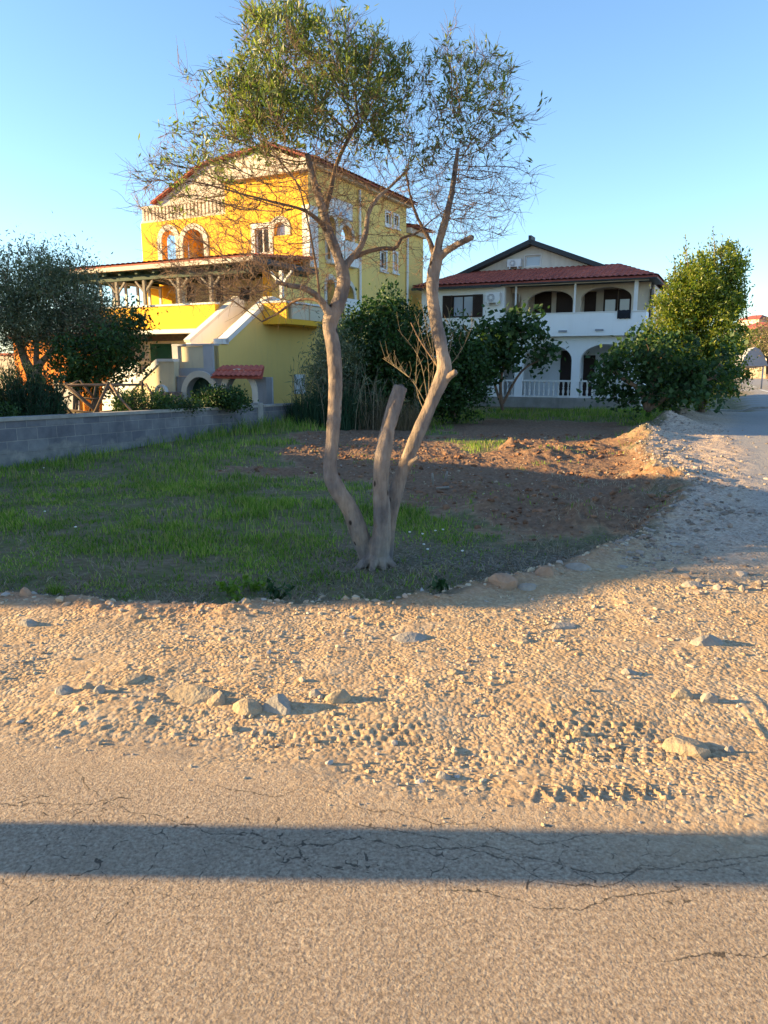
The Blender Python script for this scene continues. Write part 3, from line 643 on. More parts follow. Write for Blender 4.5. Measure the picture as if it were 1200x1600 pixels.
mb = MB(); FS.box(mb, b_-.1, b_-.06, (c_+d_)/2-.05, (c_+d_)/2+.05, .071, .09); mb.build('handle', M['metalg'], e_)
# low terrace in front: cream panel in a grey frame
FW = Fac(Cn-vd_*5.25+ud_*7.6, -ud_)
pu = FW.uz(270, 560)[0]; pz0 = FW.uz(300, 580)[1]
mb = MB(); FW.box(mb, pu, 7.6, pz0, 2.14, -.25, -.03); FW.box(mb, pu, 7.3, 1.3, 1.45, -2.0, -.26); mb.build('low_parapet', M['cream'], YH)
mb = MB()
FW.box(mb, pu, pu+.22, pz0, 2.15, -.028, .02); FW.box(mb, 7.25, 7.61, pz0, 2.15, -.028, .02); FW.box(mb, pu-.05, 7.7, pz0-.14, pz0-.002, -.3, .08); FW.box(mb, pu+.221, 7.249, pz0, pz0+.09, -.028, .015); FW.box(mb, pu, 7.61, 2.153, 2.2, -.28, .03)
mb.build('low_parapet_frame', M['stone'], YH)
# cream side wall with sloped white copings going down to the left
FD = Fac(Cn-vd_*5.6+ud_*7.6, -ud_)
p_ = [FD.uz(x, y) for x, y in ((199, 640), (272, 640), (272, 565), (246, 565), (199, 612))]
mb = MB(); FD.plate(mb, p_, [], 0, .2); mb.build('garden_stair_wall', M['cream'], YH)
mb = MB(); FD.bar(mb, p_[4], p_[3], .16, -.22, .03); FD.bar(mb, (p_[3][0], p_[3][1]+.04), (p_[2][0], p_[2][1]+.04), .08, -.22, .03); mb.build('garden_stair_coping', M['trim'], YH)
FE = Fac(Cn-vd_*4.4+ud_*7.6, -ud_)
p_ = [FE.uz(x, y) for x, y in ((160, 645), (212, 640), (212, 566), (192, 566), (160, 605))]
mb = MB(); FE.plate(mb, p_, [], 0, .15); mb.build('garden_stair_parapet', M['white'], YH)
# stone plinth and little niche
mb = MB(); a_, b_, c_, d_ = prect(FD, 250, 285, 612, 635); FD.box(mb, a_, b_, -.3, d_, .002, .4); mb.build('rubble_plinth', mat('rubble stone', (.34, .24, .20), (.16, .11, .10), 14, .95, .6, 12), YH)
# grey arch screen with its tile awning
FA = Fac(Cn-vd_*5.55+ud_*7.6, -ud_)
aL = prect(FA, 290, 334, 589, 650); aR = prect(FA, 352, 394, 586, 650); uA0 = FA.uz(276, 600)[0]; uA1 = FA.uz(416, 600)[0]; zA = FA.uz(345, 582)[1]
zA = min(zA, pz0-.15)
hl = [arch(aL[0], aL[1], .2, aL[3]), arch(aR[0], aR[1], .2, aR[3])]
mb = MB(); FA.plate(mb, rect(uA0, uA1, -.3, zA), hl, 0, .25); mb.build('arch_screen', M['greyren'], YH)
for r_ in (aL, aR): t_ = MB(); FA.plate(t_, ring(r_[0], r_[1], .2, r_[3], .18), [], .03, .05); t_.build('arch_trim', M['trimy'], YH)
mb = MB(); FA.box(mb, aL[0]-.1, aL[1]+.1, -.2, aL[3]+.05, -.3, -.256); mb.build('arched_door', M['gdoor'], YH)
mb = MB(); FA.box(mb, uA1-.12, uA1+.02, -.3, zA, -.3, -.255); mb.build('grey_post', M['stone'], YH)
ua, ub = FA.uz(337, 580)[0], FA.uz(417, 580)[0]
mb = MB(); tiles(mb, FA.pt(ua, zA+.0, .25), FA.pt(ub, zA+.0, .25), FA.pt(ub-.25, zA+.3, -.22), FA.pt(ua+.12, zA+.3, -.22), per=.17, amp=.045); mb.build('tile_awning', M['tile2'], YH)
# statue niche
nq = FD.pt(*prect(FD, 243, 258, 596, 625)[:1], 0, .25)
ST = empty('garden_shrine', (nq[0], nq[1], .3), 'small white figure in a round-topped niche beside the cream stair wall', 'statue')
mb = MB(); u_, _ = FD.uz(250, 610, .3); zt_ = FD.uz(250, 600, .3)[1]
FD.plate(mb, arch(u_-.22, u_+.22, .3, zt_-.02), [arch(u_-.17, u_+.17, .34, zt_-.07)], .3, .12); FD.box(mb, u_-.25, u_+.25, .2, .3, .05, .32); mb.build('niche', M['trim'], ST)
mb = MB(); mb.lathe(FD.pt(u_, .32, .22), [(.09, 0), (.10, .05), (.085, .2), (.10, .32), (.06, .42), (.03, .46), (.055, .52), (.05, .58), (.015, .62)], 10); mb.build('figure', M['trim'], ST)

# ---------------------------------------------------------------- the white house
Rw = at(1005, 560, 29.5); Lw = at(658, 560, 33.5)
FB = Fac((Lw.x, Lw.y), (Rw.x-Lw.x, Rw.y-Lw.y)); WL = sqrt((Rw.x-Lw.x)**2+(Rw.y-Lw.y)**2)
WH = empty('house', (Lw.x, Lw.y, 0), 'two-storey white house with red tiled porch roof and arched balcony', 'house')
zS0 = FB.uz(960, 524)[1]; zS1 = FB.uz(960, 486)[1]; zE = FB.uz(990, 436)[1]
uP = FB.uz(787, 500)[0]
lw = prect(FB, 692, 755, 461, 496)
mb = MB(); FB.plate(mb, rect(0, uP, -.3, zE+.1), [rect(*lw)], 0, .25); mb.build('wall', M['white'], WH)
win = window(FB, WH, *lw, w=0, fm='brown', gm='glass', mull=3, outer=False, sill=False, rec=.14)
W4 = (lw[1]-lw[0])/4
mb = MB()
for k in (1, 2): FB.box(mb, lw[0]+k*W4+.03, lw[0]+(k+1)*W4-.03, lw[2]+.07, lw[3]-.07, -.118, -.1)
mb.build('roller_blind', M['glassp'], win)
for k in (0, 3):
    mb = MB(); u0 = lw[0]+k*W4+.01; u1 = u0+W4-.02
    FB.plate(mb, rect(u0, u1, lw[2], lw[3]), [rect(u0+.06, u1-.06, lw[2]+.06, lw[3]-.06)], .05, .045)
    for j in range(16): z_ = lw[2]+.07+j*(lw[3]-lw[2]-.14)/16; FB.box(mb, u0+.06, u1-.06, z_, z_+.035, .012, .04)
    mb.build('shutter', M['brown'], win)
# balcony slab and parapet
mb = MB(); FB.box(mb, uP, WL, zS0, zS1-.04, -.15, 0); FB.box(mb, uP, WL, zS0, zS0+.2, -2.3, -.151); FB.box(mb, WL-.15, WL, zS0+.2, zS1-.04, -2.3, -.152); mb.build('balcony_parapet', M['white'], WH)
mb = MB(); FB.box(mb, uP-.02, WL+.03, zS1-.038, zS1, -.17, .03); mb.build('balcony_coping', M['trim'], WH)
for q in ((873, 886, 516, 519), (930, 943, 514, 517)):
    a_, b_, c_, d_ = prect(FB, *q); mb = MB(); FB.box(mb, a_, b_, c_, d_, .002, .05); mb.build('drain_spout', M['metalg'], WH)
# arched wall of the balcony
wA = -1.0
ars = [prect(FB, *q, wA) for q in ((790, 815, 458, 496), (825, 896, 454, 496), (909, 988, 448, 494))]
mb = MB(); hs_ = []
for i, r_ in enumerate(ars): hs_.append(arch(r_[0], r_[1], zS0+.25, r_[3], r_[3]-(.45 if i else .3)))
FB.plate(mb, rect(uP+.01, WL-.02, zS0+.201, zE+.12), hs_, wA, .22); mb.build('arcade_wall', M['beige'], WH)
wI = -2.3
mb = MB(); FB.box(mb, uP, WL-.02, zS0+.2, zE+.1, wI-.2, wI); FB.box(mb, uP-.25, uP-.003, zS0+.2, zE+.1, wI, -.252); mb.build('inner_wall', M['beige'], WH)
for q, gm in (((836, 862, 456, 500), 'brown'), ((870, 896, 456, 500), 'brown'), ((914, 932, 456, 500), 'brown'), ((944, 966, 452, 500), 'brown'), ((967, 988, 452, 500), 'brown')):
    a_, b_, c_, d_ = prect(FB, *q, wI+.05)
    mb = MB(); FB.box(mb, a_, b_, zS0+.21, min(d_, zE-.1), wI+.002, wI+.05); dd = mb.build('balcony_door', M[gm if gm != 'beige' else 'brown'], WH)
    if q[0] > 940: mb = MB(); FB.box(mb, a_+.08, b_-.08, zS0+.9, zS0+.9+.95-.3, wI+.051, wI+.07); mb.build('pane', M['glassp'], dd)
# porch posts and beam at the front edge
zBm = FB.uz(900, 443)[1]
mb = MB(); FB.bar(mb, (FB.uz(780, 451)[0], zE-.02), (WL+.02, zE-.02), .09, -.06, .03); mb.build('porch_beam', M['metalw'], WH)
for px in (805, 897, 992):
    u_ = FB.uz(px, 480)[0]; mb = MB(); wd = .07 if px > 950 else .035; FB.box(mb, u_-wd, u_+wd, zS1 if px != 805 else zS0, zE-.066, -.1, -.03); mb.build('porch_post', M['metalw'], WH)
# ground floor arcade
wG = -.35; colz = zS0-.003; zBase = FB.uz(850, 621)[1]
gc = [FB.uz(px, 560, wG)[0] for px in (765, 803, 893, 907, 1000)]
uc = [FB.uz(px, 560, wG)[0] for px in (720, 811, 900, 992)]; cw = .17
hs_ = []
for a_, b_ in zip(uc[:-1], uc[1:]): hs_.append(arch(a_+cw, b_-cw, zBase, colz-.32, colz-.95))
mb = MB(); FB.plate(mb, rect(uc[0]-.3, WL, -.3, colz), [h for h in hs_], wG, .3); mb.build('ground_arcade', M['white'], WH)
mb = MB(); FB.box(mb, uc[0], WL-.05, -.3, colz, -2.6, -2.4); FB.box(mb, uP-.3, WL-.05, zBase-.2, zBase-.02, -2.39, wG-.31); mb.build('ground_inner_wall', M['white'], WH)
for q in ((876, 897, 548, 618), (765, 785, 560, 618), (912, 930, 555, 618)):
    a_, b_, c_, d_ = prect(FB, *q, -2.3); mb = MB(); FB.box(mb, a_, b_, zBase, d_, -2.398, -2.36); mb.build('ground_door', M['brown'], WH)
mb = MB(); FB.box(mb, uc[0]-.3, WL, -.35, zBase-.004, wG+.002, .05); mb.build('plinth', M['conc'], WH)
zBt = FB.uz(850, 594)[1]
for a_, b_ in zip(uc[:-1], uc[1:]):
    mb = MB(); FB.box(mb, a_+cw, b_-cw, zBt-.07, zBt, wG-.16, wG+.0); FB.box(mb, a_+cw, b_-cw, zBase, zBase+.06, wG-.16, wG+.0); ra = mb.build('balustrade_rail', M['trim'], WH)
    n_ = int((b_-a_-2*cw)/.2)
    for k in range(n_):
        u_ = a_+cw+(b_-a_-2*cw)*(k+.5)/n_; H_ = zBt-.07-zBase-.06; mb = MB()
        mb.lathe(FB.pt(u_, zBase+.06, wG-.08), [(.05, 0), (.05, .04*H_), (.03, .1*H_), (.055, .28*H_), (.05, .38*H_), (.025, .52*H_), (.045, .58*H_), (.025, .64*H_), (.032, .8*H_), (.05, .93*H_), (.05, H_)], 8); mb.build('baluster', M['trim'], ra)
# side and back walls, body behind
mb = MB(); FB.box(mb, WL-.25, WL, zS0, zE, -9, -2.51); FB.box(mb, WL-.25, WL, -.3, zS0-.004, -9, -.66); FB.box(mb, 0, .25, -.3, zE, -9, -.252); FB.box(mb, .26, WL-.26, -.3, zE, -9, -8.8); mb.build('side_wall', M['white'], WH)
a_ = WL; mb = MB(); sp = Fac(FB.pt(WL, 0, 0)[:2], tuple(-FB.n)[:2])
sp.box(mb, .9, 1.7, zS1-.2, zE-.3, .003, .05); mb.build('side_shutter', M['brown'], WH)
# red tiled porch roof with hipped ends
zRt = FB.uz(815, 432, -2.3)[1]
def FP(px, py, w): u_, z_ = FB.uz(px, py, w); return FB.pt(u_, z_, w)
uTL = FB.uz(712, 430, -2.2)[0]; uTR = FB.uz(925, 418, -2.2)[0]; zTT = FB.uz(860, 419, -2.2)[1]; zEE = zE+.06
mb = MB(); e0 = FB.pt(-.3, zEE, .35); e1 = FB.pt(WL+.35, zEE, .35)
tiles(mb, e0, e1, FB.pt(WL-1.5, zTT, -2.2), FB.pt(1.3, zTT, -2.2))
tiles(mb, e1, FB.pt(WL+.35, zEE, -9), FB.pt(WL-1.5, zTT, -9), FB.pt(WL-1.5, zTT, -2.2))
tiles(mb, FB.pt(-.3, zEE, -9), e0, FB.pt(1.3, zTT, -2.2), FB.pt(1.3, zTT, -9))
mb.build('porch_roof', M['tile'], WH)
mb = MB(); FB.box(mb, -.3, WL+.35, zE-.03, zE+.005, -2.2, .36); FB.box(mb, -.32, uP-.05, zE-.1, zE+.0, .362, .42); mb.build('eaves', M['slate'], WH)
# upper gable
wU = -2.25; pk = FB.uz(832, 384, wU); gl_ = FB.uz(690, 442, wU); gr_ = FB.uz(985, 425, wU)
sl = .385; hw = (gr_[0]-gl_[0])/2
def gz_(u): return pk[1]-abs(u-pk[0])*sl
uw = prect(FB, 821, 845, 399, 416, wU)
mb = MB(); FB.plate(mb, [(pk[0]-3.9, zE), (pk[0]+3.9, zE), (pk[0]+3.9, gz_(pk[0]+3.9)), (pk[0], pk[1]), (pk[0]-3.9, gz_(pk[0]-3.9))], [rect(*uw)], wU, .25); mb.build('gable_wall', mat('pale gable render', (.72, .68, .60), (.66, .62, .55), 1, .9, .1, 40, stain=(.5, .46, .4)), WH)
window(FB, WH, *uw, w=wU, fm='metalw', gm='glassp', mull=0, fw=.05, sill=False)
mb = MB()
for s_ in (-1, 1):
    ue = pk[0]+s_*5.1
    ta, tb = (pk[0], pk[1]+.02), (ue, gz_(ue)+.02)
    o = [ta, tb, (tb[0], tb[1]+.2), (ta[0], ta[1]+.2)]
    if s_ > 0: o = o
    FB.plate(mb, o, [], wU+.45, 6.9)
mb.build('main_roof', M['slate'], WH)
mb = MB(); FB.box(mb, pk[0]-.06, pk[0]+.06, pk[1]+.1, pk[1]+.36, wU-.2, wU+.5); mb.build('ridge_cap', M['slate'], WH)
# air conditioners
def aircon(px0, px1, py0, py1, w, label):
    u0, u1, z0, z1 = prect(FB, px0, px1, py0, py1, w+.3)
    rt = empty('air_conditioner', FB.pt((u0+u1)/2, z0, w), label, 'air conditioner', 'air conditioners on the white house')
    mb = MB(); FB.box(mb, u0, u1, z0+.03, z1, w+.06, w+.34); FB.box(mb, u0+.1, u0+.14, z0-.06, z0+.03, w+.003, w+.36); FB.box(mb, u1-.14, u1-.1, z0-.06, z0+.03, w+.003, w+.36); mb.build('casing', M['metalw'], rt)
    c = (u0+(u1-u0)*.4, (z0+z1)/2+.01); R_ = (z1-z0)*.37; mb = MB()
    FB.plate(mb, [(c[0]+R_*cos(2*pi*k/20), c[1]+R_*sin(2*pi*k/20)) for k in range(20)], [], w+.346, .005); fan = mb.build('fan', M['metalg'], rt)
    mb = MB()
    for rr_ in (1, .8, .6, .4): mb.tube([FB.pt(c[0]+R_*rr_*cos(2*pi*k/16), c[1]+R_*rr_*sin(2*pi*k/16), w+.355) for k in range(17)], .008, 4, caps=False)
    FB.plate(mb, [(c[0]+.06*cos(2*pi*k/8), c[1]+.06*sin(2*pi*k/8)) for k in range(8)], [], w+.366, .01)
    for k in range(8): a = 2*pi*k/8; FB.bar(mb, (c[0]+.055*cos(a), c[1]+.055*sin(a)), (c[0]+R_*cos(a), c[1]+R_*sin(a)), .012, w+.35, w+.36)
    mb.build('grille', M['metalw'], fan)
aircon(759, 781, 457, 474, 0.0, 'white air conditioner beside the shuttered window of the white house')
aircon(793, 814, 405, 418, wU, 'white air conditioner high on the gable beside the small window')
# dark cloth hanging over the parapet
a_, b_, c_, d_ = prect(FB, 965, 986, 483, 496, .03)
mb = MB(); n_ = 8
V_ = []; 
for j, (z_, w_) in enumerate(((zS1-.3, .035), (zS1-.15, .045), (zS1+.01, .05), (zS1+.035, -.06), (zS1-.1, -.19))):
    for i in range(n_+1): V_.append(FB.pt(a_+(b_-a_)*i/n_, z_+.01*sin(i*2.2), w_+(.012*sin(i*1.7+j) if j < 2 else 0)+.012))
mb.add(V_, [(j*(n_+1)+i, j*(n_+1)+i+1, (j+1)*(n_+1)+i+1, (j+1)*(n_+1)+i) for j in range(4) for i in range(n_)], True)
o = mb.build('cloth', M['blackcloth']); tag(o, 'dark cloth hung over the right end of the white balcony parapet', 'cloth')

# ---------------------------------------------------------------- grey block wall along the field
wa = Vector((-6.2, 12.0, 0)); wb = Vector((-2.42, 21.1, 0)); wdv = (wb-wa).normalized(); wst = wa-wdv*6.0
zw = lambda s_: .76-.022*(s_-6.0)                       # top of the wall along its length
WLn = (wb-wst).length
BW = empty('block_wall', tuple(wst+Vector((0, 0, -.3))), 'low grey concrete block wall with a coping between the grass and the yards', 'wall')
FK = Fac((wst.x, wst.y), (wdv.x, wdv.y))
def blockmat():
    m, nt, p, o = _new('concrete blocks'); L = nt.links; uvn = N(nt, 'ShaderNodeAttribute', attribute_name='wallpos')
    br = N(nt, 'ShaderNodeTexBrick'); br.inputs['Scale'].default_value = 1; br.inputs['Brick Width'].default_value = .42; br.inputs['Row Height'].default_value = .21
    br.inputs['Mortar Size'].default_value = .009; br.inputs['Mortar Smooth'].default_value = .3; br.inputs['Bias'].default_value = 0
    br.inputs['Color1'].default_value = (.14, .145, .17, 1); br.inputs['Color2'].default_value = (.20, .205, .22, 1); br.inputs['Mortar'].default_value = (.27, .265, .265, 1)
    L.new(uvn.outputs['Vector'], br.inputs['Vector'])
    n = N(nt, 'ShaderNodeTexNoise', Scale=2.2, Detail=8.0, Roughness=.7); L.new(coords(nt), n.inputs['Vector'])
    r = ramp(nt, n.outputs['Fac'], [(.3, (.55, .55, .58)), (.7, (1.15, 1.12, 1.08))])
    mx = N(nt, 'ShaderNodeMix', data_type='RGBA', blend_type='MULTIPLY'); mx.inputs[0].default_value = 1; L.new(br.outputs[0], mx.inputs[6]); L.new(r.outputs[0], mx.inputs[7])
    # rough plastered footing below the courses
    sx = nt.nodes.new('ShaderNodeSeparateXYZ'); L.new(uvn.outputs['Vector'], sx.inputs[0])
    n2 = N(nt, 'ShaderNodeTexNoise', Scale=1.3, Detail=6.0, Roughness=.65); L.new(coords(nt), n2.inputs['Vector'])
    ad = N(nt, 'ShaderNodeMath', operation='MULTIPLY_ADD'); L.new(n2.outputs['Fac'], ad.inputs[0]); ad.inputs[1].default_value = .55; L.new(sx.outputs[1], ad.inputs[2])
    f = ramp(nt, ad.outputs[0], [(.0, (1, 1, 1)), (.05, (0, 0, 0))]); f.color_ramp.elements[0].position = .31; f.color_ramp.elements[1].position = .36
    n3 = N(nt, 'ShaderNodeTexNoise', Scale=4.0, Detail=8.0, Roughness=.7); L.new(coords(nt), n3.inputs['Vector'])
    r3 = ramp(nt, n3.outputs['Fac'], [(.3, (.11, .11, .115)), (.55, (.20, .195, .19)), (.75, (.31, .285, .26))])
    m2 = N(nt, 'ShaderNodeMix', data_type='RGBA'); L.new(f.outputs[0], m2.inputs[0]); L.new(mx.outputs[2], m2.inputs[6]); L.new(r3.outputs[0], m2.inputs[7])
    L.new(m2.outputs[2], p.inputs['Base Color']); p.inputs['Roughness'].default_value = .95
    b = N(nt, 'ShaderNodeBump', Strength=.7, Distance=.012); iv = N(nt, 'ShaderNodeMath', operation='SUBTRACT'); L.new(n3.outputs['Fac'], iv.inputs[0]); L.new(br.outputs['Fac'], iv.inputs[1]); L.new(iv.outputs[0], b.inputs['Height']); L.new(b.outputs[0], p.inputs['Normal'])
    return m
mb = MB(); K = 40; vs_ = []; pos = []
for w_ in (0.0, -.2):
    for k in range(K+1):
        s_ = WLn*k/K
        for z_, tz in ((-.45, -1.25), (zw(s_)-.06, -.06)): vs_.append(FK.pt(s_, z_, w_)); pos.append((s_, z_-zw(s_)+.60, 0, 1))
fs_ = []; o2 = (K+1)*2
for k in range(K):
    a = 2*k; fs_ += [(a, a+2, a+3, a+1), (o2+a, o2+a+1, o2+a+3, o2+a+2), (a+1, a+3, o2+a+3, o2+a+1)]
e_ = 2*K; fs_ += [(0, 1, o2+1, o2), (e_, o2+e_, o2+e_+1, e_+1)]
mb.add(vs_, fs_); wo = mb.build('blockwork', blockmat(), BW)
at_ = wo.data.attributes.new('wallpos', 'FLOAT_VECTOR', 'POINT'); at_.data.foreach_set('vector', np.array([p[:3] for p in pos], np.float32).ravel())
mb = MB()
sj = (Vector((FK.uz(403, 660)[0], 0, 0)).x)
for a, b in ((0, sj), (sj+.25, WLn)):
    mb.hexa([FK.pt(a, zw(a)-.058, .03), FK.pt(b, zw(b)-.058, .03), FK.pt(b, zw(b)-.058, -.23), FK.pt(a, zw(a)-.058, -.23), FK.pt(a, zw(a), .03), FK.pt(b, zw(b), .03), FK.pt(b, zw(b), -.23), FK.pt(a, zw(a), -.23)])
mb.build('coping', M['conc'], BW)
mb = MB(); FK.box(mb, sj, sj+.25, -.4, zw(sj)+.05, -.21, .015); mb.build('pier', M['conc'], BW)

# ---------------------------------------------------------------- unseen houses beyond the left edge, shaped to shade the field
def shade_house(x0, x1, y0, y1, eave, ridge, label, m, yr=None):
    rt = empty('outbuilding' if ridge < 4.2 else 'house', (x0, y0, 0), label, 'house', None); yr = (y0+y1)/2 if yr is None else yr
    mb = MB(); F_ = Fac((x1, y0), (0, 1)); o = [(0, -.3), (y1-y0, -.3), (y1-y0, eave), (yr-y0, ridge), (0, eave)]
    F_.plate(mb, o, [rect(1.5, 2.4, -.1, 1.9), rect(3.6, 4.6, .9, 1.8)], 0, .25); F2 = Fac((x0+.25, y0), (0, 1)); F2.plate(mb, o, [], 0, .25)
    mb.box((x0+.26, y0, -.3), (x1-.26, y0+.25, eave-.02)); mb.box((x0+.26, y1-.25, -.3), (x1-.26, y1, eave-.02)); mb.build('wall', M[m], rt)
    mb = MB(); ov = .15; sl1 = (ridge-eave)/(yr-y0); sl2 = (ridge-eave)/(y1-yr)
    tiles(mb, (x1+ov, y0-ov, eave-ov*sl1+.06), (x0-ov, y0-ov, eave-ov*sl1+.06), (x0-ov, yr, ridge+.06), (x1+ov, yr, ridge+.06)) if False else None
    tiles(mb, (x0-ov, y0-ov, eave-ov*sl1+.06), (x1+ov, y0-ov, eave-ov*sl1+.06), (x1+ov, yr, ridge+.06), (x0-ov, yr, ridge+.06), per=.3)
    tiles(mb, (x1+ov, y1+ov, eave-ov*sl2+.06), (x0-ov, y1+ov, eave-ov*sl2+.06), (x0-ov, yr, ridge+.06), (x1+ov, yr, ridge+.06), per=.3); mb.build('roof', M['tile'], rt)
    mb = MB(); F_.box(mb, 1.52, 2.38, -.08, 1.88, -.2, -.12); mb.build('door', M['gdoor'], rt)
    mb = MB(); F_.box(mb, 3.62, 4.58, .92, 1.78, -.2, -.12); mb.build('window', M['glass'], rt)
    return rt
TS = tan(SUN_EL)
def hgt(X, z, Xc): return z+(X-Xc)*TS                   # height needed at Xc to shade height z at X
shade_house(-17, -11, 5.15, 13.3, hgt(.8, 0, -11)-.06, hgt(6.2, 0, -11)-.1, 'unseen low house with a tiled gable roof, shaped to shade the field', 'beige', 8.6)
shade_house(-25, -18, 17.9, 22.6, hgt(6.0, 1.2, -18), hgt(9, 2.6, -18), 'second unseen house with a tiled roof, added to shade the far soil and shrubs', 'cream')
# unseen cabinet, made up to cast the shade band across the asphalt
yc_ = 2.336
CB = empty('shade_cabinet', (-6, yc_, 0), 'added stepped cabinet out of view, shaped to cast the shade band on the asphalt', 'cabinet')
z1_ = (6-1.2)*TS/cos(SUN_AZ)*.98
mb = MB(); mb.box((-6.1, yc_-.066, -.05), (-5.9, yc_+.138, z1_)); mb.build('plinth', M['conc'], CB)
mb = MB(); mb.box((-6.16, yc_-.137, z1_+.001), (-5.84, yc_+.14, z1_+1.6)); cb_ = mb.build('caster_body', M['metalg'], CB)
mb = MB(); mb.box((-5.838, yc_-.11, z1_+.1), (-5.82, yc_+.12, z1_+1.5)); mb.build('door', M['metalw'], CB)

# ================================================================ VEGETATION
RNG = np.random.default_rng(7)
M['bark'] = None
def barkmat(name, c1, c2, c3, knots=True):
    m, nt, p, o = _new(name); L = nt.links; co = coords(nt)
    mp = N(nt, 'ShaderNodeMapping'); mp.inputs['Scale'].default_value = (9, 9, 2.2); L.new(co, mp.inputs[0])
    n = N(nt, 'ShaderNodeTexNoise', Scale=1.6, Detail=8.0, Roughness=.65); L.new(mp.outputs[0], n.inputs['Vector'])
    r = ramp(nt, n.outputs['Fac'], [(.3, c2), (.5, c1), (.72, c3)]); out = r.outputs[0]
    n2 = N(nt, 'ShaderNodeTexNoise', Scale=3.0, Detail=4.0); L.new(co, n2.inputs['Vector'])
    r2 = ramp(nt, n2.outputs['Fac'], [(.35, (.58, .60, .68)), (.65, (1.2, 1.08, .98))])
    mx = N(nt, 'ShaderNodeMix', data_type='RGBA', blend_type='MULTIPLY'); mx.inputs[0].default_value = 1; L.new(out, mx.inputs[6]); L.new(r2.outputs[0], mx.inputs[7]); out = mx.outputs[2]
    if knots:
        mk = N(nt, 'ShaderNodeMapping'); mk.inputs['Scale'].default_value = (8, 8, 5); L.new(co, mk.inputs[0])
        v = N(nt, 'ShaderNodeTexVoronoi', Scale=1.0, feature='F1'); L.new(mk.outputs[0], v.inputs['Vector'])
        rk = ramp(nt, v.outputs['Distance'], [(.10, (1, 1, 1)), (.17, (0, 0, 0))])
        mz = N(nt, 'ShaderNodeMix', data_type='RGBA'); L.new(rk.outputs[0], mz.inputs[0]); L.new(out, mz.inputs[6]); mz.inputs[7].default_value = (.04, .025, .018, 1); out = mz.outputs[2]
    L.new(out, p.inputs['Base Color']); p.inputs['Roughness'].default_value = .9
    n4 = N(nt, 'ShaderNodeTexNoise', Scale=4.5, Detail=8.0, Roughness=.75); L.new(mp.outputs[0], n4.inputs['Vector'])
    nm = N(nt, 'ShaderNodeMath', operation='ADD'); L.new(n.outputs['Fac'], nm.inputs[0]); L.new(n4.outputs['Fac'], nm.inputs[1])
    b = N(nt, 'ShaderNodeBump', Strength=1.0, Distance=.022 if knots else .01); L.new(nm.outputs[0], b.inputs['Height']); L.new(b.outputs[0], p.inputs['Normal'])
    return m
M['bark'] = barkmat('smooth pinkish bark', (.33, .265, .215), (.17, .135, .115), (.46, .385, .32))
M['twig'] = barkmat('twig bark', (.22, .15, .10), (.15, .10, .07), (.30, .21, .145), False)
M['darkbark'] = barkmat('dark bark', (.13, .095, .07), (.08, .06, .045), (.2, .15, .11), False)
M['cutwood'] = mat('weathered sawn wood', (.10, .08, .07), (.045, .035, .03), 25, .9, .5, 50)
M['leaf_olive'] = leafmat('grey green narrow leaves', [(.06, .10, .03), (.11, .15, .045), (.17, .20, .06), (.24, .26, .13)], .45, .42, 1.35, .45)
M['leaf_olive2'] = leafmat('dusty olive leaves', [(.05, .08, .045), (.08, .115, .07), (.13, .16, .10), (.20, .22, .16)], .25, .5, 1.0)
M['leaf_dark'] = leafmat('dark glossy leaves', [(.012, .035, .010), (.022, .060, .016), (.035, .085, .022), (.05, .10, .03)], .22, .5, 1.1, .25)
M['leaf_laurel'] = leafmat('laurel leaves', [(.04, .08, .012), (.09, .14, .02), (.17, .21, .03), (.27, .28, .05)], .4, .4, 1.3)
M['leaf_fig'] = leafmat('fig leaves', [(.022, .055, .02), (.035, .08, .028), (.06, .11, .04)], .30, .5, 1.2, .25)
M['leaf_brown'] = leafmat('dry brownish leaves', [(.09, .075, .045), (.15, .11, .07), (.22, .16, .11), (.10, .10, .06)], .25, .6, 1.0)
M['needle'] = leafmat('rosemary needles', [(.015, .045, .025), (.025, .065, .035), (.045, .09, .05)], .15, .6, 1.0, .2)
M['lime'] = leafmat('fresh yellow green leaves', [(.10, .18, .02), (.16, .26, .03), (.22, .32, .05)], .35, .5, 1.3)
M['grass'] = leafmat('grass blades', [(.075, .14, .02), (.12, .23, .03), (.18, .30, .045), (.27, .33, .08), (.38, .33, .17)], .30, .6, 1.1, .2)
M['dry'] = mat('dry stalks', (.28, .22, .14), (.18, .14, .09), 20, .9)

def leaves(C, size, asp=.28, up=.3, spread=1.0, rng=RNG, fold=.25, dirs=None):
    """one bent six-vertex leaf per centre; returns V, F"""
    n = len(C); C = np.asarray(C)
    D = rng.normal(size=(n, 3)) if dirs is None else dirs+rng.normal(size=(n, 3))*spread
    D[:, 2] += up; D /= np.linalg.norm(D, axis=1, keepdims=True)+1e-9
    R_ = rng.normal(size=(n, 3)); S = np.cross(D, R_); S /= np.linalg.norm(S, axis=1, keepdims=True)+1e-9; Nn = np.cross(D, S)
    L_ = (size*rng.uniform(.65, 1.3, n))[:, None]; W = L_*asp*rng.uniform(.8, 1.2, n)[:, None]*.5
    droop = -Nn*L_*fold*rng.uniform(0, 1, n)[:, None]
    p0 = C; p1 = C+D*L_*.45+S*W+droop*.25; p2 = C+D*L_*.45-S*W+droop*.25; p3 = C+D*L_+droop
    V = np.stack([p0, p1, p3, p2], 1).reshape(-1, 3)
    F = np.arange(n*4).reshape(n, 4)
    return V, F
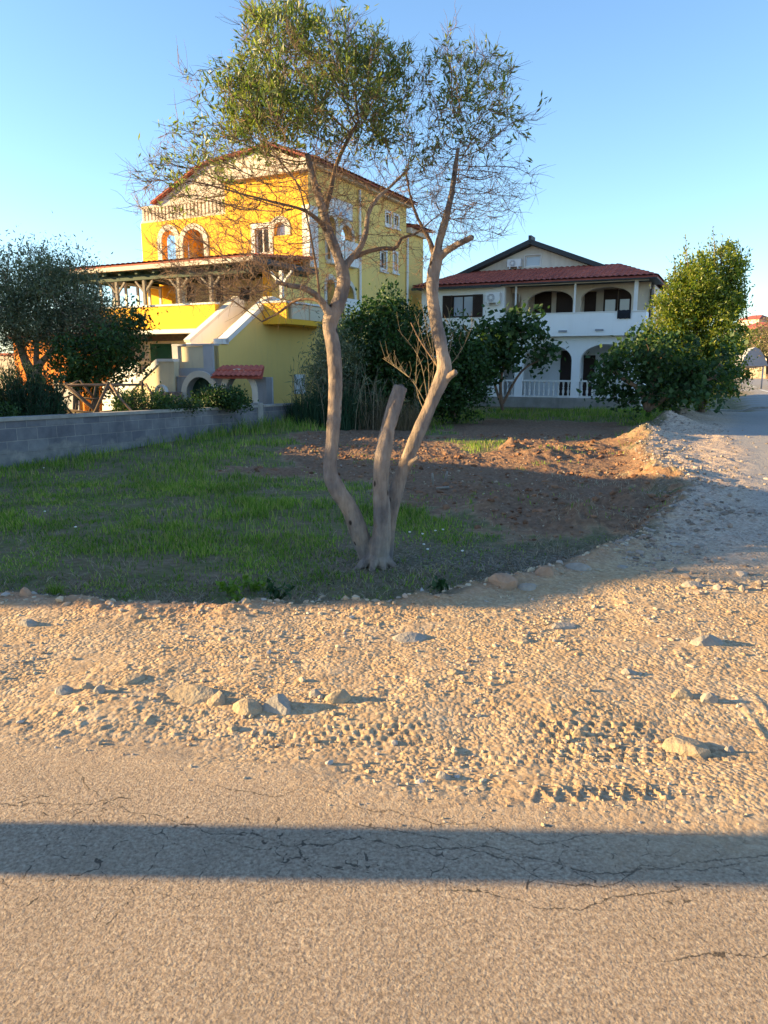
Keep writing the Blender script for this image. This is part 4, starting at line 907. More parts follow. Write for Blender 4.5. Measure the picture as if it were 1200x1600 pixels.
def blob_points(blobs, n, rng=RNG, shell=.55, clump=0.0, sub=0):
    """points through a union of ellipsoids (cx,cy,cz,rx,ry,rz,weight), denser near the outside, gathered in clumps"""
    B = np.array([b[:6] for b in blobs]); w = np.array([b[6] if len(b) > 6 else b[3]*b[4]*b[5] for b in blobs]); w = w/w.sum()
    def samp(k):
        i = rng.choice(len(B), k, p=w); d = rng.normal(size=(k, 3)); d /= np.linalg.norm(d, axis=1, keepdims=True)
        r = rng.uniform(0, 1, k)**(1/3); r = np.where(rng.uniform(size=k) < shell, rng.uniform(.82, 1.06, k), r)
        return B[i, :3]+d*B[i, 3:]*r[:, None]
    if not clump: return samp(n), None
    m = max(1, n//sub); Cc = samp(m); k = rng.integers(0, m, n)
    off = rng.normal(size=(n, 3))*clump*rng.uniform(.5, 1.5, m)[k][:, None]
    return Cc[k]+off, Cc
def grow(P, par, rad0, A, step=.06, infl=.9, kill=.09, maxit=260, rng=RNG, up=.0, jit=.15):
    """space colonisation: branches grow from the nodes P towards the attractors A"""
    P = [np.array(p, float) for p in P]; par = list(par); A = np.asarray(A, float); alive = np.ones(len(A), bool)
    Pn = np.array(P); bi = np.zeros(len(A), int); bd = np.full(len(A), 1e9)
    for s_ in range(0, len(Pn)):
        d_ = np.linalg.norm(A-Pn[s_], axis=1); u = d_ < bd; bd[u] = d_[u]; bi[u] = s_
    for it in range(maxit):
        act = alive & (bd < infl)
        if not act.any(): break
        idx = bi[act]; dv = A[act]-np.array(P)[idx]; dv /= np.linalg.norm(dv, axis=1, keepdims=True)+1e-9
        new = []
        for k in np.unique(idx):
            v = dv[idx == k].sum(0)+rng.normal(size=3)*jit; v[2] += up; l = np.linalg.norm(v)
            if l < 1e-6: continue
            q = P[k]+v/l*step
            new.append((q, k))
        if not new: break
        base = len(P); fresh = 0
        for q, k in new:
            P.append(q); par.append(int(k)); j = len(P)-1; fresh += 1
            d_ = np.linalg.norm(A-q, axis=1); u = d_ < bd-1e-6; bd[u] = d_[u]; bi[u] = j
        alive &= bd > kill
        if len(P) > 13000: break
    return np.array(P), par
def radii(P, par, fixed, tip=.0022, e=2.4):
    n = len(P); acc = np.zeros(n); ch = [[] for _ in range(n)]
    for i, p in enumerate(par):
        if p >= 0: ch[p].append(i)
    R_ = np.zeros(n)
    for i in range(n-1, -1, -1):
        R_[i] = tip if acc[i] == 0 else acc[i]**(1/e)
        if par[i] >= 0: acc[par[i]] += R_[i]**e
    return R_, ch
def chains(P, par, R_, ch, skip=0):
    """split the branch graph into runs, each a tube"""
    out = []; n = len(P); main = [max(c, key=lambda k: R_[k]) if c else -1 for c in ch]
    started = set(main)
    for i in range(n):
        if i < skip: continue
        p = par[i]
        if p >= 0 and main[p] == i and p >= skip: continue
        run = [p] if p >= 0 else []; j = i
        while j >= 0: run.append(j); j = main[j]
        if len(run) > 1: out.append(run)
    return out
def tubes_np(P, R_, runs, n=5):
    V = []; F = []; b = 0
    for run in runs:
        pts = P[run].copy(); r = R_[run].copy(); r[0] = min(r[0], r[1]*1.25)
        T = np.gradient(pts, axis=0); T /= np.linalg.norm(T, axis=1, keepdims=True)+1e-9
        ref = np.array([0, 0, 1.]) if abs(T[0][2]) < .9 else np.array([1., 0, 0]); U = np.cross(T[0], ref); U /= np.linalg.norm(U)
        k = n if r[1] > .006 else 3
        ang = 2*pi*np.arange(k)/k
        for i in range(len(pts)):
            U = U-T[i]*np.dot(U, T[i]); U /= np.linalg.norm(U)+1e-9; W = np.cross(T[i], U)
            V.append(pts[i]+(np.cos(ang)[:, None]*U+np.sin(ang)[:, None]*W)*r[i])
        for i in range(len(pts)-1):
            for q_ in range(k): q2 = (q_+1) % k; F.append((b+i*k+q_, b+i*k+q2, b+(i+1)*k+q2, b+(i+1)*k+q_))
        b += len(pts)*k
    return np.concatenate(V), np.array(F)

# ---------------------------------------------------------------- the main tree: two leaning stems and a sawn-off third
TY = 6.42
TR = empty('tree', tuple(gr(588, 880, -.13)), 'tree with two leaning stems and a sawn-off third trunk, leafy top and bare twigs', 'tree')
def px3(l): return [at(x, y, TY+dy) for x, y, dy in l]
def smooth(pts, rad, k=5):
    P = [Vector(p) for p in pts]; out = []; ro = []
    for i in range(len(P)-1):
        a, b, c, d_ = P[max(0, i-1)], P[i], P[i+1], P[min(len(P)-1, i+2)]
        for j in range(k):
            t = j/k; out.append(.5*((2*b)+(c-a)*t+(2*a-5*b+4*c-d_)*t*t+(3*b-a-3*c+d_)*t**3)); ro.append(rad[i]*(1-t)+rad[i+1]*t)
    out.append(P[-1]); ro.append(rad[-1]); return out, ro
PXM = 1/175.0/2*.79                                        # half pixel width -> metres at the tree
STEMS = {
 'L': ([(590, 905, .02), (574, 866, .0), (562, 835, -.02), (548, 798, -.04), (527, 765, -.05), (516, 738, -.05), (519, 690, -.05), (523, 640, -.04), (524, 590, -.02), (521, 545, 0), (515, 510, .02), (520, 492, .02), (530, 470, .03), (537, 440, .04), (533, 415, .05)],
       [42, 38, 37, 34, 33, 28, 25, 26, 27, 27, 28, 30, 27, 25, 23]),
 'M': ([(591, 908, .0), (592, 866, -.05), (597, 820, -.08), (595, 760, -.09), (597, 720, -.09), (605, 675, -.07), (616, 635, -.04), (626, 604, -.01)], [54, 44, 33, 32, 31, 29, 28, 27]),
 'R': ([(600, 905, .04), (604, 850, .05), (611, 800, .06), (624, 750, .08), (640, 708, .10), (660, 662, .12), (680, 615, .14), (694, 580, .15), (690, 545, .15), (682, 505, .15), (676, 465, .16), (677, 430, .17), (684, 398, .18)],
       [30, 30, 29, 27, 26, 26, 27, 30, 25, 24, 23, 24, 24]),
 'Lw': ([(521, 505, .02), (508, 480, -.03), (494, 462, -.08), (475, 450, -.14), (452, 446, -.2), (430, 440, -.25)], [20, 15, 13, 11, 9, 7]),
 'LwB': ([(506, 478, -.03), (490, 468, .05), (462, 470, .14), (436, 488, .2), (405, 505, .25)], [8, 6, 5, 4, 3]),
 'La': ([(536, 430, .05), (526, 395, .05), (514, 365, .03), (505, 330, 0), (496, 300, -.03), (487, 270, -.06), (480, 240, -.1)], [19, 19, 19, 16, 14, 12, 9]),
 'Lb': ([(514, 365, .03), (498, 345, -.05), (478, 330, -.12), (455, 322, -.2)], [12, 8, 6, 4]),
 'Lc': ([(505, 335, 0), (516, 300, .1), (524, 262, .16), (540, 225, .2), (560, 190, .25)], [12, 10, 8, 7, 5]),
 'Ld': ([(533, 425, .05), (548, 405, .1), (562, 388, .12), (572, 362, .14), (575, 335, .16), (588, 312, .2), (612, 290, .25), (640, 262, .3)], [15, 13, 12, 10, 9, 8, 6, 5]),
 'Le': ([(548, 405, .1), (572, 394, .18), (600, 388, .26), (618, 388, .3), (628, 372, .34), (650, 365, .4), (668, 350, .45)], [10, 9, 9, 8, 6, 4, 3]),
 'Ls': ([(500, 478, -.02), (497, 440, -.06), (490, 395, -.1), (482, 350, -.13), (470, 300, -.16)], [5, 4.5, 4, 3, 2.5]),
 'Ra': ([(681, 402, .18), (688, 372, .17), (697, 340, .15), (706, 300, .12), (711, 265, .1), (716, 230, .08)], [19, 15, 13, 11, 9, 7]),
 'Rb': ([(680, 405, .18), (672, 378, .24), (660, 355, .3), (648, 330, .36), (640, 300, .4), (634, 270, .44)], [14, 9, 6, 5, 4, 3]),
 'Rc': ([(682, 408, .18), (697, 393, .12), (715, 382, .06), (739, 370, 0)], [16, 13, 12, 11]),
 'Rs': ([(690, 596, .15), (702, 588, .1), (713, 580, .06)], [22, 15, 10]),
 'Rt': ([(634, 735, .08), (644, 722, .04), (655, 714, 0)], [16, 10, 7]),
 'Rd': ([(693, 585, .16), (675, 560, .3), (655, 530, .4), (640, 500, .5)], [5, 3.5, 3, 2]),
}
ROOTS = [((576, 855, -.02), (562, 872, -.12), (556, 884, -.15)), ((590, 855, -.08), (586, 876, -.18), (578, 888, -.24)), ((600, 855, 0), (610, 874, -.10), (618, 884, -.14)), ((584, 860, -.05), (568, 880, -.2), (562, 888, -.26))]
ROOTS = []; mb = MB(); allr = {}
gz0 = hz(tx, ty)
for k_, (ang_, L_r, r_r) in enumerate(((-2.75, .25, .05), (-1.9, .2, .045), (-1.1, .17, .04), (-.3, .22, .045), (.7, .2, .04), (2.3, .22, .045))):
    c_, s_ = cos(ang_), sin(ang_); mb.tube([(tx+.02*c_, ty+.02*s_, gz0+.13), (tx+.07*c_, ty+.07*s_, gz0+.07), (tx+.6*L_r*c_, ty+.6*L_r*s_, gz0+.02), (tx+L_r*c_, ty+L_r*s_, gz0-.05)], [r_r*.9, r_r, r_r*.75, r_r*.4], 10, True, True, .1, k_)
for k, (pp, ww) in STEMS.items():
    P_, R_ = smooth(px3(pp), [w*PXM for w in ww]); allr[k] = (P_, R_)
    if k in ('L', 'M', 'R', 'Lw', 'La', 'Ld', 'Ra', 'Rc', 'Rs', 'Rt'):
        rn = random.Random(hash(k) % 97 if False else len(k)*7+ord(k[0])+ord(k[-1]))
        R2 = [r*(1+.035*sin(i*.6+ord(k[-1]))+rn.uniform(-.025, .025)) for i, r in enumerate(R_)]
        nn = 20 if R_[0] > .05 else 12
        mb.tube(P_, R2, nn, True, True, .03 if R_[0] > .04 else .02, ord(k[0]))
for rt_ in ROOTS:
    P_, R_ = smooth(px3(rt_), [.05, .038, .02]); mb.tube(P_, R_, 10, True, True, .1, 3)
trk = mb.build('trunk', M['bark'], TR)
rm = trk.modifiers.new('remesh', 'REMESH'); rm.mode = 'VOXEL'; rm.voxel_size = .0085; rm.use_smooth_shade = True
sm_ = trk.modifiers.new('smooth', 'SMOOTH'); sm_.factor = .5; sm_.iterations = 2
tx_ = bpy.data.textures.new('bark relief', 'CLOUDS'); tx_.noise_scale = .05
dp = trk.modifiers.new('displace', 'DISPLACE'); dp.texture = tx_; dp.strength = .008; dp.mid_level = .5; dp.texture_coords = 'LOCAL'
# sawn tops
topc = allr['M'][0][-1]; dirc = (topc-allr['M'][0][-3]).normalized()
def disc(c, d_, r, t, name, m, par):
    mb = MB(); mb.tube([c, c+d_*t*.5, c+d_*t], [r, r*.99, r*.93], 22, True, False, .03, 2); return mb.build(name, m, par)
disc(topc-Vector((0, 0, .012)), Vector((.05, -.42, .9)).normalized(), 13.2*PXM, .022, 'sawn_top', M['cutwood'], TR)
tc2 = allr['Rc'][0][-1]; d2 = (tc2-allr['Rc'][0][-3]).normalized(); disc(tc2-d2*.002, d2, 5.2*PXM, .008, 'sawn_top', M['cutwood'], TR)
# skeleton for the twigs
nodes = []; par = []
def addchain(k, attach=True):
    P_, R_ = allr[k]; prev = -1
    if nodes and k not in ('L', 'R'):
        d_ = [(Vector(q)-P_[0]).length for q in nodes]; prev = int(np.argmin(d_))
    for p in P_:
        if prev >= 0 and (Vector(nodes[prev])-p).length < .03: continue
        nodes.append(tuple(p)); par.append(prev); prev = len(nodes)-1
for k in ('L', 'Lw', 'LwB', 'La', 'Lb', 'Lc', 'Ld', 'Le', 'Ls', 'R', 'Ra', 'Rb', 'Rd'): addchain(k)
# keep only the upper nodes as places to sprout from
def region(px, py, rx, ry, dy, ry_, n, seed):
    r = np.random.default_rng(seed); a = r.uniform(0, 2*pi, n); q = np.sqrt(r.uniform(0, 1, n))
    X = px+rx*q*np.cos(a); Yp = py+ry*q*np.sin(a); D = TY+dy+ry_*r.normal(size=n)*.5
    return np.array([tuple(at(x, y, d_)) for x, y, d_ in zip(X, Yp, D)])
LEAFY = [(430, 90, 62, 75, -.1, .55, 430), (500, 80, 60, 62, .2, .5, 330), (560, 105, 55, 62, .25, .5, 330), (610, 140, 45, 62, .25, .45, 240), (425, 160, 85, 60, -.2, .6, 380), (520, 170, 90, 55, .1, .6, 360), (385, 180, 45, 50, -.3, .4, 150), (600, 190, 50, 40, .2, .5, 150),
         (440, 35, 45, 35, 0, .4, 110), (375, 130, 38, 40, -.3, .35, 90), (390, 40, 16, 34, -.1, .3, 34), (500, 38, 22, 22, .1, .3, 26), (455, 8, 18, 24, 0, .3, 26), (545, 45, 14, 26, .1, .3, 22), (590, 62, 14, 26, .2, .3, 20), (360, 110, 18, 22, -.3, .3, 14), (625, 85, 12, 24, .2, .3, 14),
         (700, 130, 55, 60, .1, .5, 200), (755, 135, 48, 60, .1, .45, 170), (660, 200, 45, 60, .25, .4, 150), (785, 195, 40, 38, 0, .35, 70), (703, 70, 10, 36, .1, .2, 26), (765, 85, 14, 28, .1, .2, 22), (798, 105, 8, 22, .1, .2, 12), (740, 90, 14, 22, .2, .2, 16), (838, 185, 10, 14, 0, .1, 6), (680, 100, 12, 25, .2, .2, 14), (820, 190, 22, 22, 0, .2, 22), (715, 200, 60, 45, .1, .4, 120)]
SPARSE = [(300, 250, 60, 50, -.35, .5, 85), (270, 210, 30, 25, -.35, .3, 22), (340, 220, 40, 40, -.3, .4, 60)]
BARE = [(420, 270, 130, 60, -.2, .7, 620), (290, 300, 90, 60, -.35, .6, 300), (355, 380, 125, 75, -.3, .7, 560), (430, 440, 95, 55, -.15, .6, 330), (350, 440, 100, 42, -.2, .6, 360), (450, 330, 90, 70, -.1, .6, 400), (560, 270, 80, 60, .2, .6, 300), (590, 360, 60, 60, .3, .5, 130), (640, 330, 50, 70, .35, .5, 110), (530, 330, 60, 60, .1, .5, 110),
        (720, 280, 80, 70, .1, .6, 400), (770, 300, 45, 60, .05, .5, 160), (660, 300, 40, 60, .3, .4, 130), (725, 360, 70, 30, .1, .4, 70), (640, 420, 50, 30, .35, .3, 30), (230, 290, 28, 28, -.35, .3, 22), (300, 140, 28, 40, -.3, .2, 16), (820, 290, 22, 50, 0, .3, 20)]
A = np.concatenate([region(*q, 100+i) for i, q in enumerate(LEAFY+SPARSE+BARE)])
okn = [i for i, p in enumerate(nodes)]
Pn, parn = grow(nodes, par, None, A[RNG.permutation(len(A))], step=.06, infl=1.45, kill=.08, jit=.5, maxit=150)
low = at(500, 490, TY).z
Rr, chn = radii(Pn, parn, None, tip=.0017, e=2.55)
ns = len(nodes)
# stems keep the widths read from the photograph
for k in allr:
    P_, R_ = allr[k]
    for p, r in zip(P_, R_):
        i = int(np.argmin(np.linalg.norm(Pn[:ns]-np.array(p), axis=1)))
        if np.linalg.norm(Pn[i]-np.array(p)) < .02: Rr[i] = r
Rr[ns:] = np.minimum(Rr[ns:], .020)
runs = chains(Pn, parn, Rr, chn, skip=0)
runs = [r for r in runs if len(r) > 1 and not (Rr[r[1]] > .03)]
V, F = tubes_np(Pn, Rr, runs, 6)
npmesh('branches', V, F, M['twig'], TR, True)
# extra fine bare twiglets all over
fine = [i for i in range(ns, len(Pn)) if Rr[i] < .006]
rg = np.random.default_rng(5); pick = rg.choice(fine, 12000); Tv = []; Tf = []
dirn = Pn-np.array([Pn[p] if p >= 0 else Pn[i] for i, p in enumerate(parn)])
TWP = []; runs2 = []
for k, i in enumerate(pick):
    d0 = dirn[i]/(np.linalg.norm(dirn[i])+1e-9)+rg.normal(size=3)*.75; d0[2] += .25; d0 /= np.linalg.norm(d0); p = Pn[i].copy(); b = len(TWP); L_ = rg.uniform(.05, .22)
    for j in range(4): TWP.append(p.copy()); p = p+d0*L_/3; d0 = d0+rg.normal(size=3)*.2; d0 /= np.linalg.norm(d0)
    runs2.append([b, b+1, b+2, b+3])
TWP = np.array(TWP); V, F = tubes_np(TWP, np.tile(np.array([.0016, .0014, .0012, .0007]), len(TWP)//4), runs2, 3)
npmesh('twigs', V, F, M['twig'], TR, True)
# leaves: clusters along the fine twigs inside the leafy regions
def inreg(P, regs, grow_=1.0):
    """weight of a point in the leafy regions, measured in space about each region's centre"""
    w = np.zeros(len(P))
    for (x, y, rx, ry, dy, rd, n) in regs:
        c = np.array(at(x, y, TY+dy)); s_ = np.array([rx/175*1.02, max(rd, .3)*1.4, ry/170*1.02])*grow_
        w = np.maximum(w, np.exp(-(((P-c)/s_)**2).sum(1)**1.5*1.05))
    return w
cand = np.concatenate([Pn[ns:][Rr[ns:] < .007], TWP]); cd = np.concatenate([dirn[ns:][Rr[ns:] < .007], np.gradient(TWP, axis=0)])
wl_ = inreg(cand, LEAFY); nz_ = vn(cand[:, 0]*4.5+cand[:, 1]*2, cand[:, 2]*4.5-cand[:, 1]*1.5, 301)*.65+vn(cand[:, 0]*12, cand[:, 2]*12+cand[:, 1]*7, 302)*.35; wl_ = wl_*(.22+.9*ss(.32, .62, nz_))*np.where(cand[:, 0] > at(640, 150, TY).x, .17, .42); ws_ = inreg(cand, SPARSE)*.09
pr = np.maximum(wl_**1.2, ws_); keep = rg.uniform(size=len(cand)) < pr*1.15
cand = cand[keep]; cd = cd[keep]; cd /= np.linalg.norm(cd, axis=1, keepdims=True)+1e-9
rep = rg.integers(2, 7, len(cand)); C_ = np.repeat(cand, rep, 0)+rg.normal(size=(rep.sum(), 3))*.02; D_ = np.repeat(cd, rep, 0)
V, F = leaves(C_, .056, .26, .5, .5, rg, .25, D_)
npmesh('foliage', V, F, M['leaf_olive'], TR)
print('main tree nodes', len(Pn), 'leaves', len(C_))
# suckers springing low on the right stem
mb = MB()
for (x0, y0, x1, y1, x2, y2, dy) in ((668, 625, 655, 560, 622, 515, .2), (670, 620, 668, 560, 648, 490, .15), (672, 615, 678, 560, 668, 470, .3), (665, 630, 640, 590, 600, 558, .25), (690, 590, 672, 540, 660, 480, .35), (700, 575, 722, 545, 742, 500, .1), (697, 575, 705, 530, 700, 480, .05), (662, 640, 650, 600, 655, 520, .4), (640, 590, 620, 575, 598, 560, .25)):
    P_, R_ = smooth(px3([(x0, y0, .14), (x1, y1, .14+dy*.5), (x2, y2, .14+dy)]), [.0034, .0024, .0012], 6); mb.tube(P_, R_, 5)
    for q_ in range(3, len(P_)-1):
        for s_ in range(1):
            d_ = Vector((rg.normal()*.6, rg.normal()*.6, 1)).normalized(); e_ = P_[q_]+d_*rg.uniform(.05, .2); mb.tube([P_[q_], P_[q_].lerp(e_, .5)+Vector((rg.normal()*.01, 0, 0)), e_], [.0022, .0018, .001], 3, False)
mb.build('sucker_shoots', M['dry'], TR)

# ---------------------------------------------------------------- shrubs and other trees
def bush(name, label, cat, blobs, n, size, lm, stems=(), clump=.13, sub=14, asp=.5, up=.25, shell=.5, seed=1, group=None, bark='darkbark', gr_=True, infl=1.4, step=.16, twig_tip=.006, extra=None, fold=.3):
    rng = np.random.default_rng(seed); bx = np.mean([b[0] for b in blobs]); by = np.mean([b[1] for b in blobs])
    if stems: bx, by = stems[0][0][0], stems[0][0][1]
    rt = empty(name, (bx, by, hz(bx, by)), label, cat, group)
    C_, cc = blob_points(blobs, n, rng, shell, clump, sub)
    C_ = C_[C_[:, 2] > hz(bx, by)+.02]
    V, F = leaves(C_, size, asp, up, 1, rng, fold)
    npmesh('foliage', V, F, lm if not isinstance(lm, str) else M[lm], rt)
    if stems:
        nd = []; pa = []; rad = []
        for st in stems:
            P_, R_ = smooth([Vector(p[:3]) for p in st], [p[3] for p in st], 4); prev = -1
            if nd:
                d_ = [(Vector(q)-P_[0]).length for q in nd]; j = int(np.argmin(d_))
                if d_[j] < .3: prev = j
            for p, r in zip(P_, R_): nd.append(tuple(p)); pa.append(prev); rad.append(r); prev = len(nd)-1
        A_2 = cc[rng.permutation(len(cc))[:420]]; A_2 = A_2[A_2[:, 2] > hz(bx, by)+.2]
        P2, p2 = grow(nd, pa, None, A_2, step=step, infl=infl*2, kill=step*1.4, jit=.4, maxit=60, rng=rng)
        R2, c2 = radii(P2, p2, None, tip=twig_tip, e=2.6); R2[:len(nd)] = np.maximum(rad, 0.0); R2[len(nd):] = np.minimum(R2[len(nd):], .05)
        V, F = tubes_np(P2, R2, chains(P2, p2, R2, c2), 7); npmesh('branches', V, F, M[bark], rt, True)
    if extra: extra(rt, rng)
    return rt
def pb(px, py, Y, rx, ry, rd, w=None):                  # blob read from the photo: centre pixel, distance, half sizes in pixels, depth in m
    c = at(px, py, Y); k = Y/FPX; b = (c.x, c.y, c.z, rx*k, rd, ry*k)
    return b if w is None else b+(w,)
def st(*a): return [(*at(x, y, Y), r) for x, y, Y, r in a]
# laurel at the road, right of the white house
def shoots(lst, Y, m='leaf_laurel', base=70):
    def f_(rt, rng):
        C_ = []
        for x, yt, dy in lst:
            mb = MB()
            a = at(x, yt+base, Y+dy); b = at(x+rng.uniform(-8, 8), yt, Y+dy); mid = a.lerp(b, .5)+Vector((rng.normal()*.05, 0, 0)); mb.tube([a, mid, b], [.016, .011, .005], 4, False)
            for k in range(34): t = rng.uniform(0, 1)**.8; p = a.lerp(b, t); C_.append((p.x+rng.normal()*.05*(1.3-t), p.y+rng.normal()*.05, p.z))
            mb.build('shoot', M['twig'], rt)
        V, F = leaves(np.array(C_), .09, .45, .9, 1, rng, .2); npmesh('shoot_leaves', V, F, M[m], rt)
    return f_
SH = [(1118, 352, 0), (1127, 365, .3), (1078, 365, -.3), (1070, 385, .2), (1086, 392, 0), (1140, 378, .2), (1133, 405, -.2), (1158, 372, .3), (1163, 392, 0), (1150, 410, .2), (1052, 415, 0), (1060, 400, .3), (1036, 440, 0), (1045, 425, .1), (1105, 380, .4), (1112, 405, 0), (1095, 400, .3), (1168, 430, 0), (1028, 450, .3), (1148, 395, -.2), (1122, 390, -.3)]
LY = 24.3
bush('laurel_tree', 'tall dense laurel tree lit yellow green by the sun at the right-hand road', 'tree',
     [pb(x_, y_, LY+d_, rx_, ry_, .45+rx_*.012) for x_, y_, rx_, ry_, d_ in ((1030, 520, 18, 60, 0), (1050, 480, 18, 55, .3), (1066, 455, 15, 45, -.3), (1080, 440, 15, 48, .2), (1098, 465, 17, 50, -.4), (1112, 440, 14, 44, .3), (1126, 425, 14, 46, 0), (1140, 455, 15, 50, .4), (1152, 445, 10, 38, -.2), (1120, 500, 28, 50, -.3), (1075, 510, 30, 50, .4), (1045, 560, 34, 45, 0), (1095, 570, 48, 55, 0), (1145, 510, 16, 45, .2), (1012, 560, 16, 36, -.2), (1135, 580, 26, 40, .2), (1060, 610, 45, 35, .2))],
     52000, .12, 'leaf_laurel', [st((1095, 645, LY, .13), (1092, 580, LY, .11), (1085, 500, LY, .08), (1078, 430, LY, .04)), st((1098, 640, LY+.1, .1), (1112, 560, LY, .08), (1122, 470, LY, .05), (1128, 400, LY, .03))], clump=.15, sub=110, asp=.42, up=.55, shell=.45, seed=3, extra=shoots(SH, LY))
# fig trees
FY = 21.5
bush('fig_tree', 'spreading fig tree with large leaves in front of the balustrade, right side', 'tree',
     [pb(965, 562, FY, 32, 20, .6), pb(1005, 548, FY, 40, 28, .8), pb(945, 605, FY, 20, 26, .4), pb(985, 590, FY, 50, 34, .8), pb(1050, 560, FY, 48, 34, .8), pb(1100, 590, FY, 38, 34, .7), pb(1040, 610, FY, 60, 26, .8), pb(1125, 570, FY, 22, 30, .5), pb(960, 622, FY, 40, 14, .7)],
     3700, .15, 'leaf_fig', [st((1010, 640, FY, .08), (1000, 610, FY, .07), (970, 590, FY, .05), (945, 570, FY, .03)), st((1012, 640, FY, .08), (1020, 600, FY, .06), (1030, 570, FY, .04)), st((1015, 640, FY, .08), (1050, 615, FY, .06), (1090, 600, FY, .05), (1115, 590, FY, .03)), st((1010, 640, FY, .06), (980, 622, FY, .05), (940, 618, FY, .03))],
     clump=.18, sub=28, asp=.8, up=.1, shell=.5, seed=5, bark='twig', fold=.5)
F2 = 24.0
bush('fig_tree', 'small fig tree with big leaves before the left arch of the white house', 'tree',
     [pb(775, 512, F2, 30, 20, .6), pb(820, 508, F2, 34, 18, .6), pb(790, 545, F2, 34, 26, .7), pb(845, 552, F2, 24, 18, .6), pb(752, 585, F2, 16, 30, .6), pb(745, 560, F2, 20, 30, .6)],
     2900, .17, 'leaf_fig', [st((785, 640, F2, .06), (782, 600, F2, .05), (790, 560, F2, .04), (800, 520, F2, .02)), st((786, 640, F2, .05), (770, 590, F2, .04), (762, 540, F2, .02)), st((786, 630, F2, .05), (815, 580, F2, .035), (850, 560, F2, .02))],
     clump=.17, sub=22, asp=.8, up=.1, shell=.5, seed=6, bark='twig', fold=.5)
# the dark evergreen mass between the houses: three shrubs
B1 = 22.5
bush('evergreen_tree', 'broad dark evergreen in front of the yellow side wall', 'tree',
     [pb(595, 520, B1, 55, 48, 1.1), pb(560, 560, B1, 50, 60, 1.1), pb(625, 560, B1, 50, 60, 1.1), pb(600, 490, B1, 34, 34, .8), pb(550, 510, B1, 24, 30, .7), pb(590, 610, B1, 75, 45, 1.2), pb(655, 520, B1, 26, 34, .7)],
     17000, .13, 'leaf_dark', [st((600, 650, B1, .12), (598, 590, B1, .1), (600, 520, B1, .05))], clump=.17, sub=60, asp=.5, up=.2, seed=8)
bush('evergreen_shrub', 'rounded dark green shrub between the evergreen and the small fig tree', 'shrub',
     [pb(700, 560, B1, 48, 44, 1.0), pb(725, 580, B1, 34, 46, .9), pb(680, 610, B1, 48, 40, 1.0), pb(722, 622, B1, 36, 34, .9), pb(715, 525, B1, 26, 24, .6)],
     11000, .12, 'leaf_dark', [st((708, 652, B1, .1), (706, 600, B1, .07), (705, 550, B1, .03))], clump=.16, sub=50, asp=.55, up=.2, seed=9)
B3 = 21.2
bush('oleander_shrub', 'narrow-leaved shrub rising behind the canes beside the yellow side wall', 'shrub', [pb(520, 560, B3, 26, 55, .7), pb(500, 600, B3, 24, 38, .6), pb(545, 590, B3, 26, 48, .7), pb(530, 520, B3, 12, 30, .4)], 7000, .13, 'leaf_olive2', [st((520, 650, B3, .05), (518, 600, B3, .04), (524, 540, B3, .02))], clump=.16, sub=45, asp=.2, up=.7, seed=10)
# reeds and weedy stalks beside the end of the block wall
def reed(name, label, cat, cx, cy, rx, ry, n, hmin, hmax, m, seed, wd=.012, lean=.25, cane=0):
    rng = np.random.default_rng(seed); rt = empty(name, (cx, cy, hz(cx, cy)), label, cat)
    V = []; F = []; b = 0
    for k in range(n):
        a = rng.uniform(0, 2*pi); q = sqrt(rng.uniform()); x = cx+rx*q*cos(a); y = cy+ry*q*sin(a); z = hz(x, y)
        H = rng.uniform(hmin, hmax)*(1-.5*q*q); d = rng.normal(size=2)*lean*H; w = wd*rng.uniform(.7, 1.5); s_ = rng.uniform(0, 2*pi); sx, sy = cos(s_)*w, sin(s_)*w
        for j in range(5):
            t = j/4; px_ = x+d[0]*t*t; py_ = y+d[1]*t*t; pz_ = z+H*(t-.22*t*t*abs(d[0])/max(H, .01)*2); ww = (1-t)**.6
            V += [(px_-sx*ww, py_-sy*ww, pz_), (px_+sx*ww, py_+sy*ww, pz_)]
            if j: F.append((b+2*j-2, b+2*j-1, b+2*j+1, b+2*j))
        b += 10
    npmesh('blades', V, F, M[m], rt)
    if cane:
        mb = MB(); C_ = []
        for k in range(cane):
            x = cx+rng.normal()*rx*.5; y = cy+rng.normal()*ry*.5; H = rng.uniform(.7, 1.05)*hmax*1.15; d = rng.normal(size=2)*.13*H; z = hz(x, y)
            p = [Vector((x+d[0]*t*t, y+d[1]*t*t, z+H*t)) for t in (0, .35, .7, 1)]; mb.tube(p, [.009, .008, .006, .003], 4, False)
            for j in range(9): t = rng.uniform(.35, 1); C_.append((x+d[0]*t*t, y+d[1]*t*t, z+H*t))
        mb.build('canes', M['dry'], rt); V, F = leaves(np.array(C_), .22, .12, .5, 1, rng, .5); npmesh('cane_leaves', V, F, M['leaf_olive2'], rt)
    return rt
q_ = at(520, 640, 20.5); reed('cane_clump', 'tall grassy canes at the end of the block wall beside the yellow house', 'plant', q_.x, q_.y, 1.25, .9, 1900, .6, 1.5, 'needle', 21, .012, .2, 46)
q_ = at(600, 640, 20.3); reed('dry_grass_clump', 'greyish dry grass tangle at the foot of the dark evergreen', 'plant', q_.x, q_.y, 1.3, .6, 1800, .4, 1.2, 'leaf_brown', 22, .008, .4, 22)
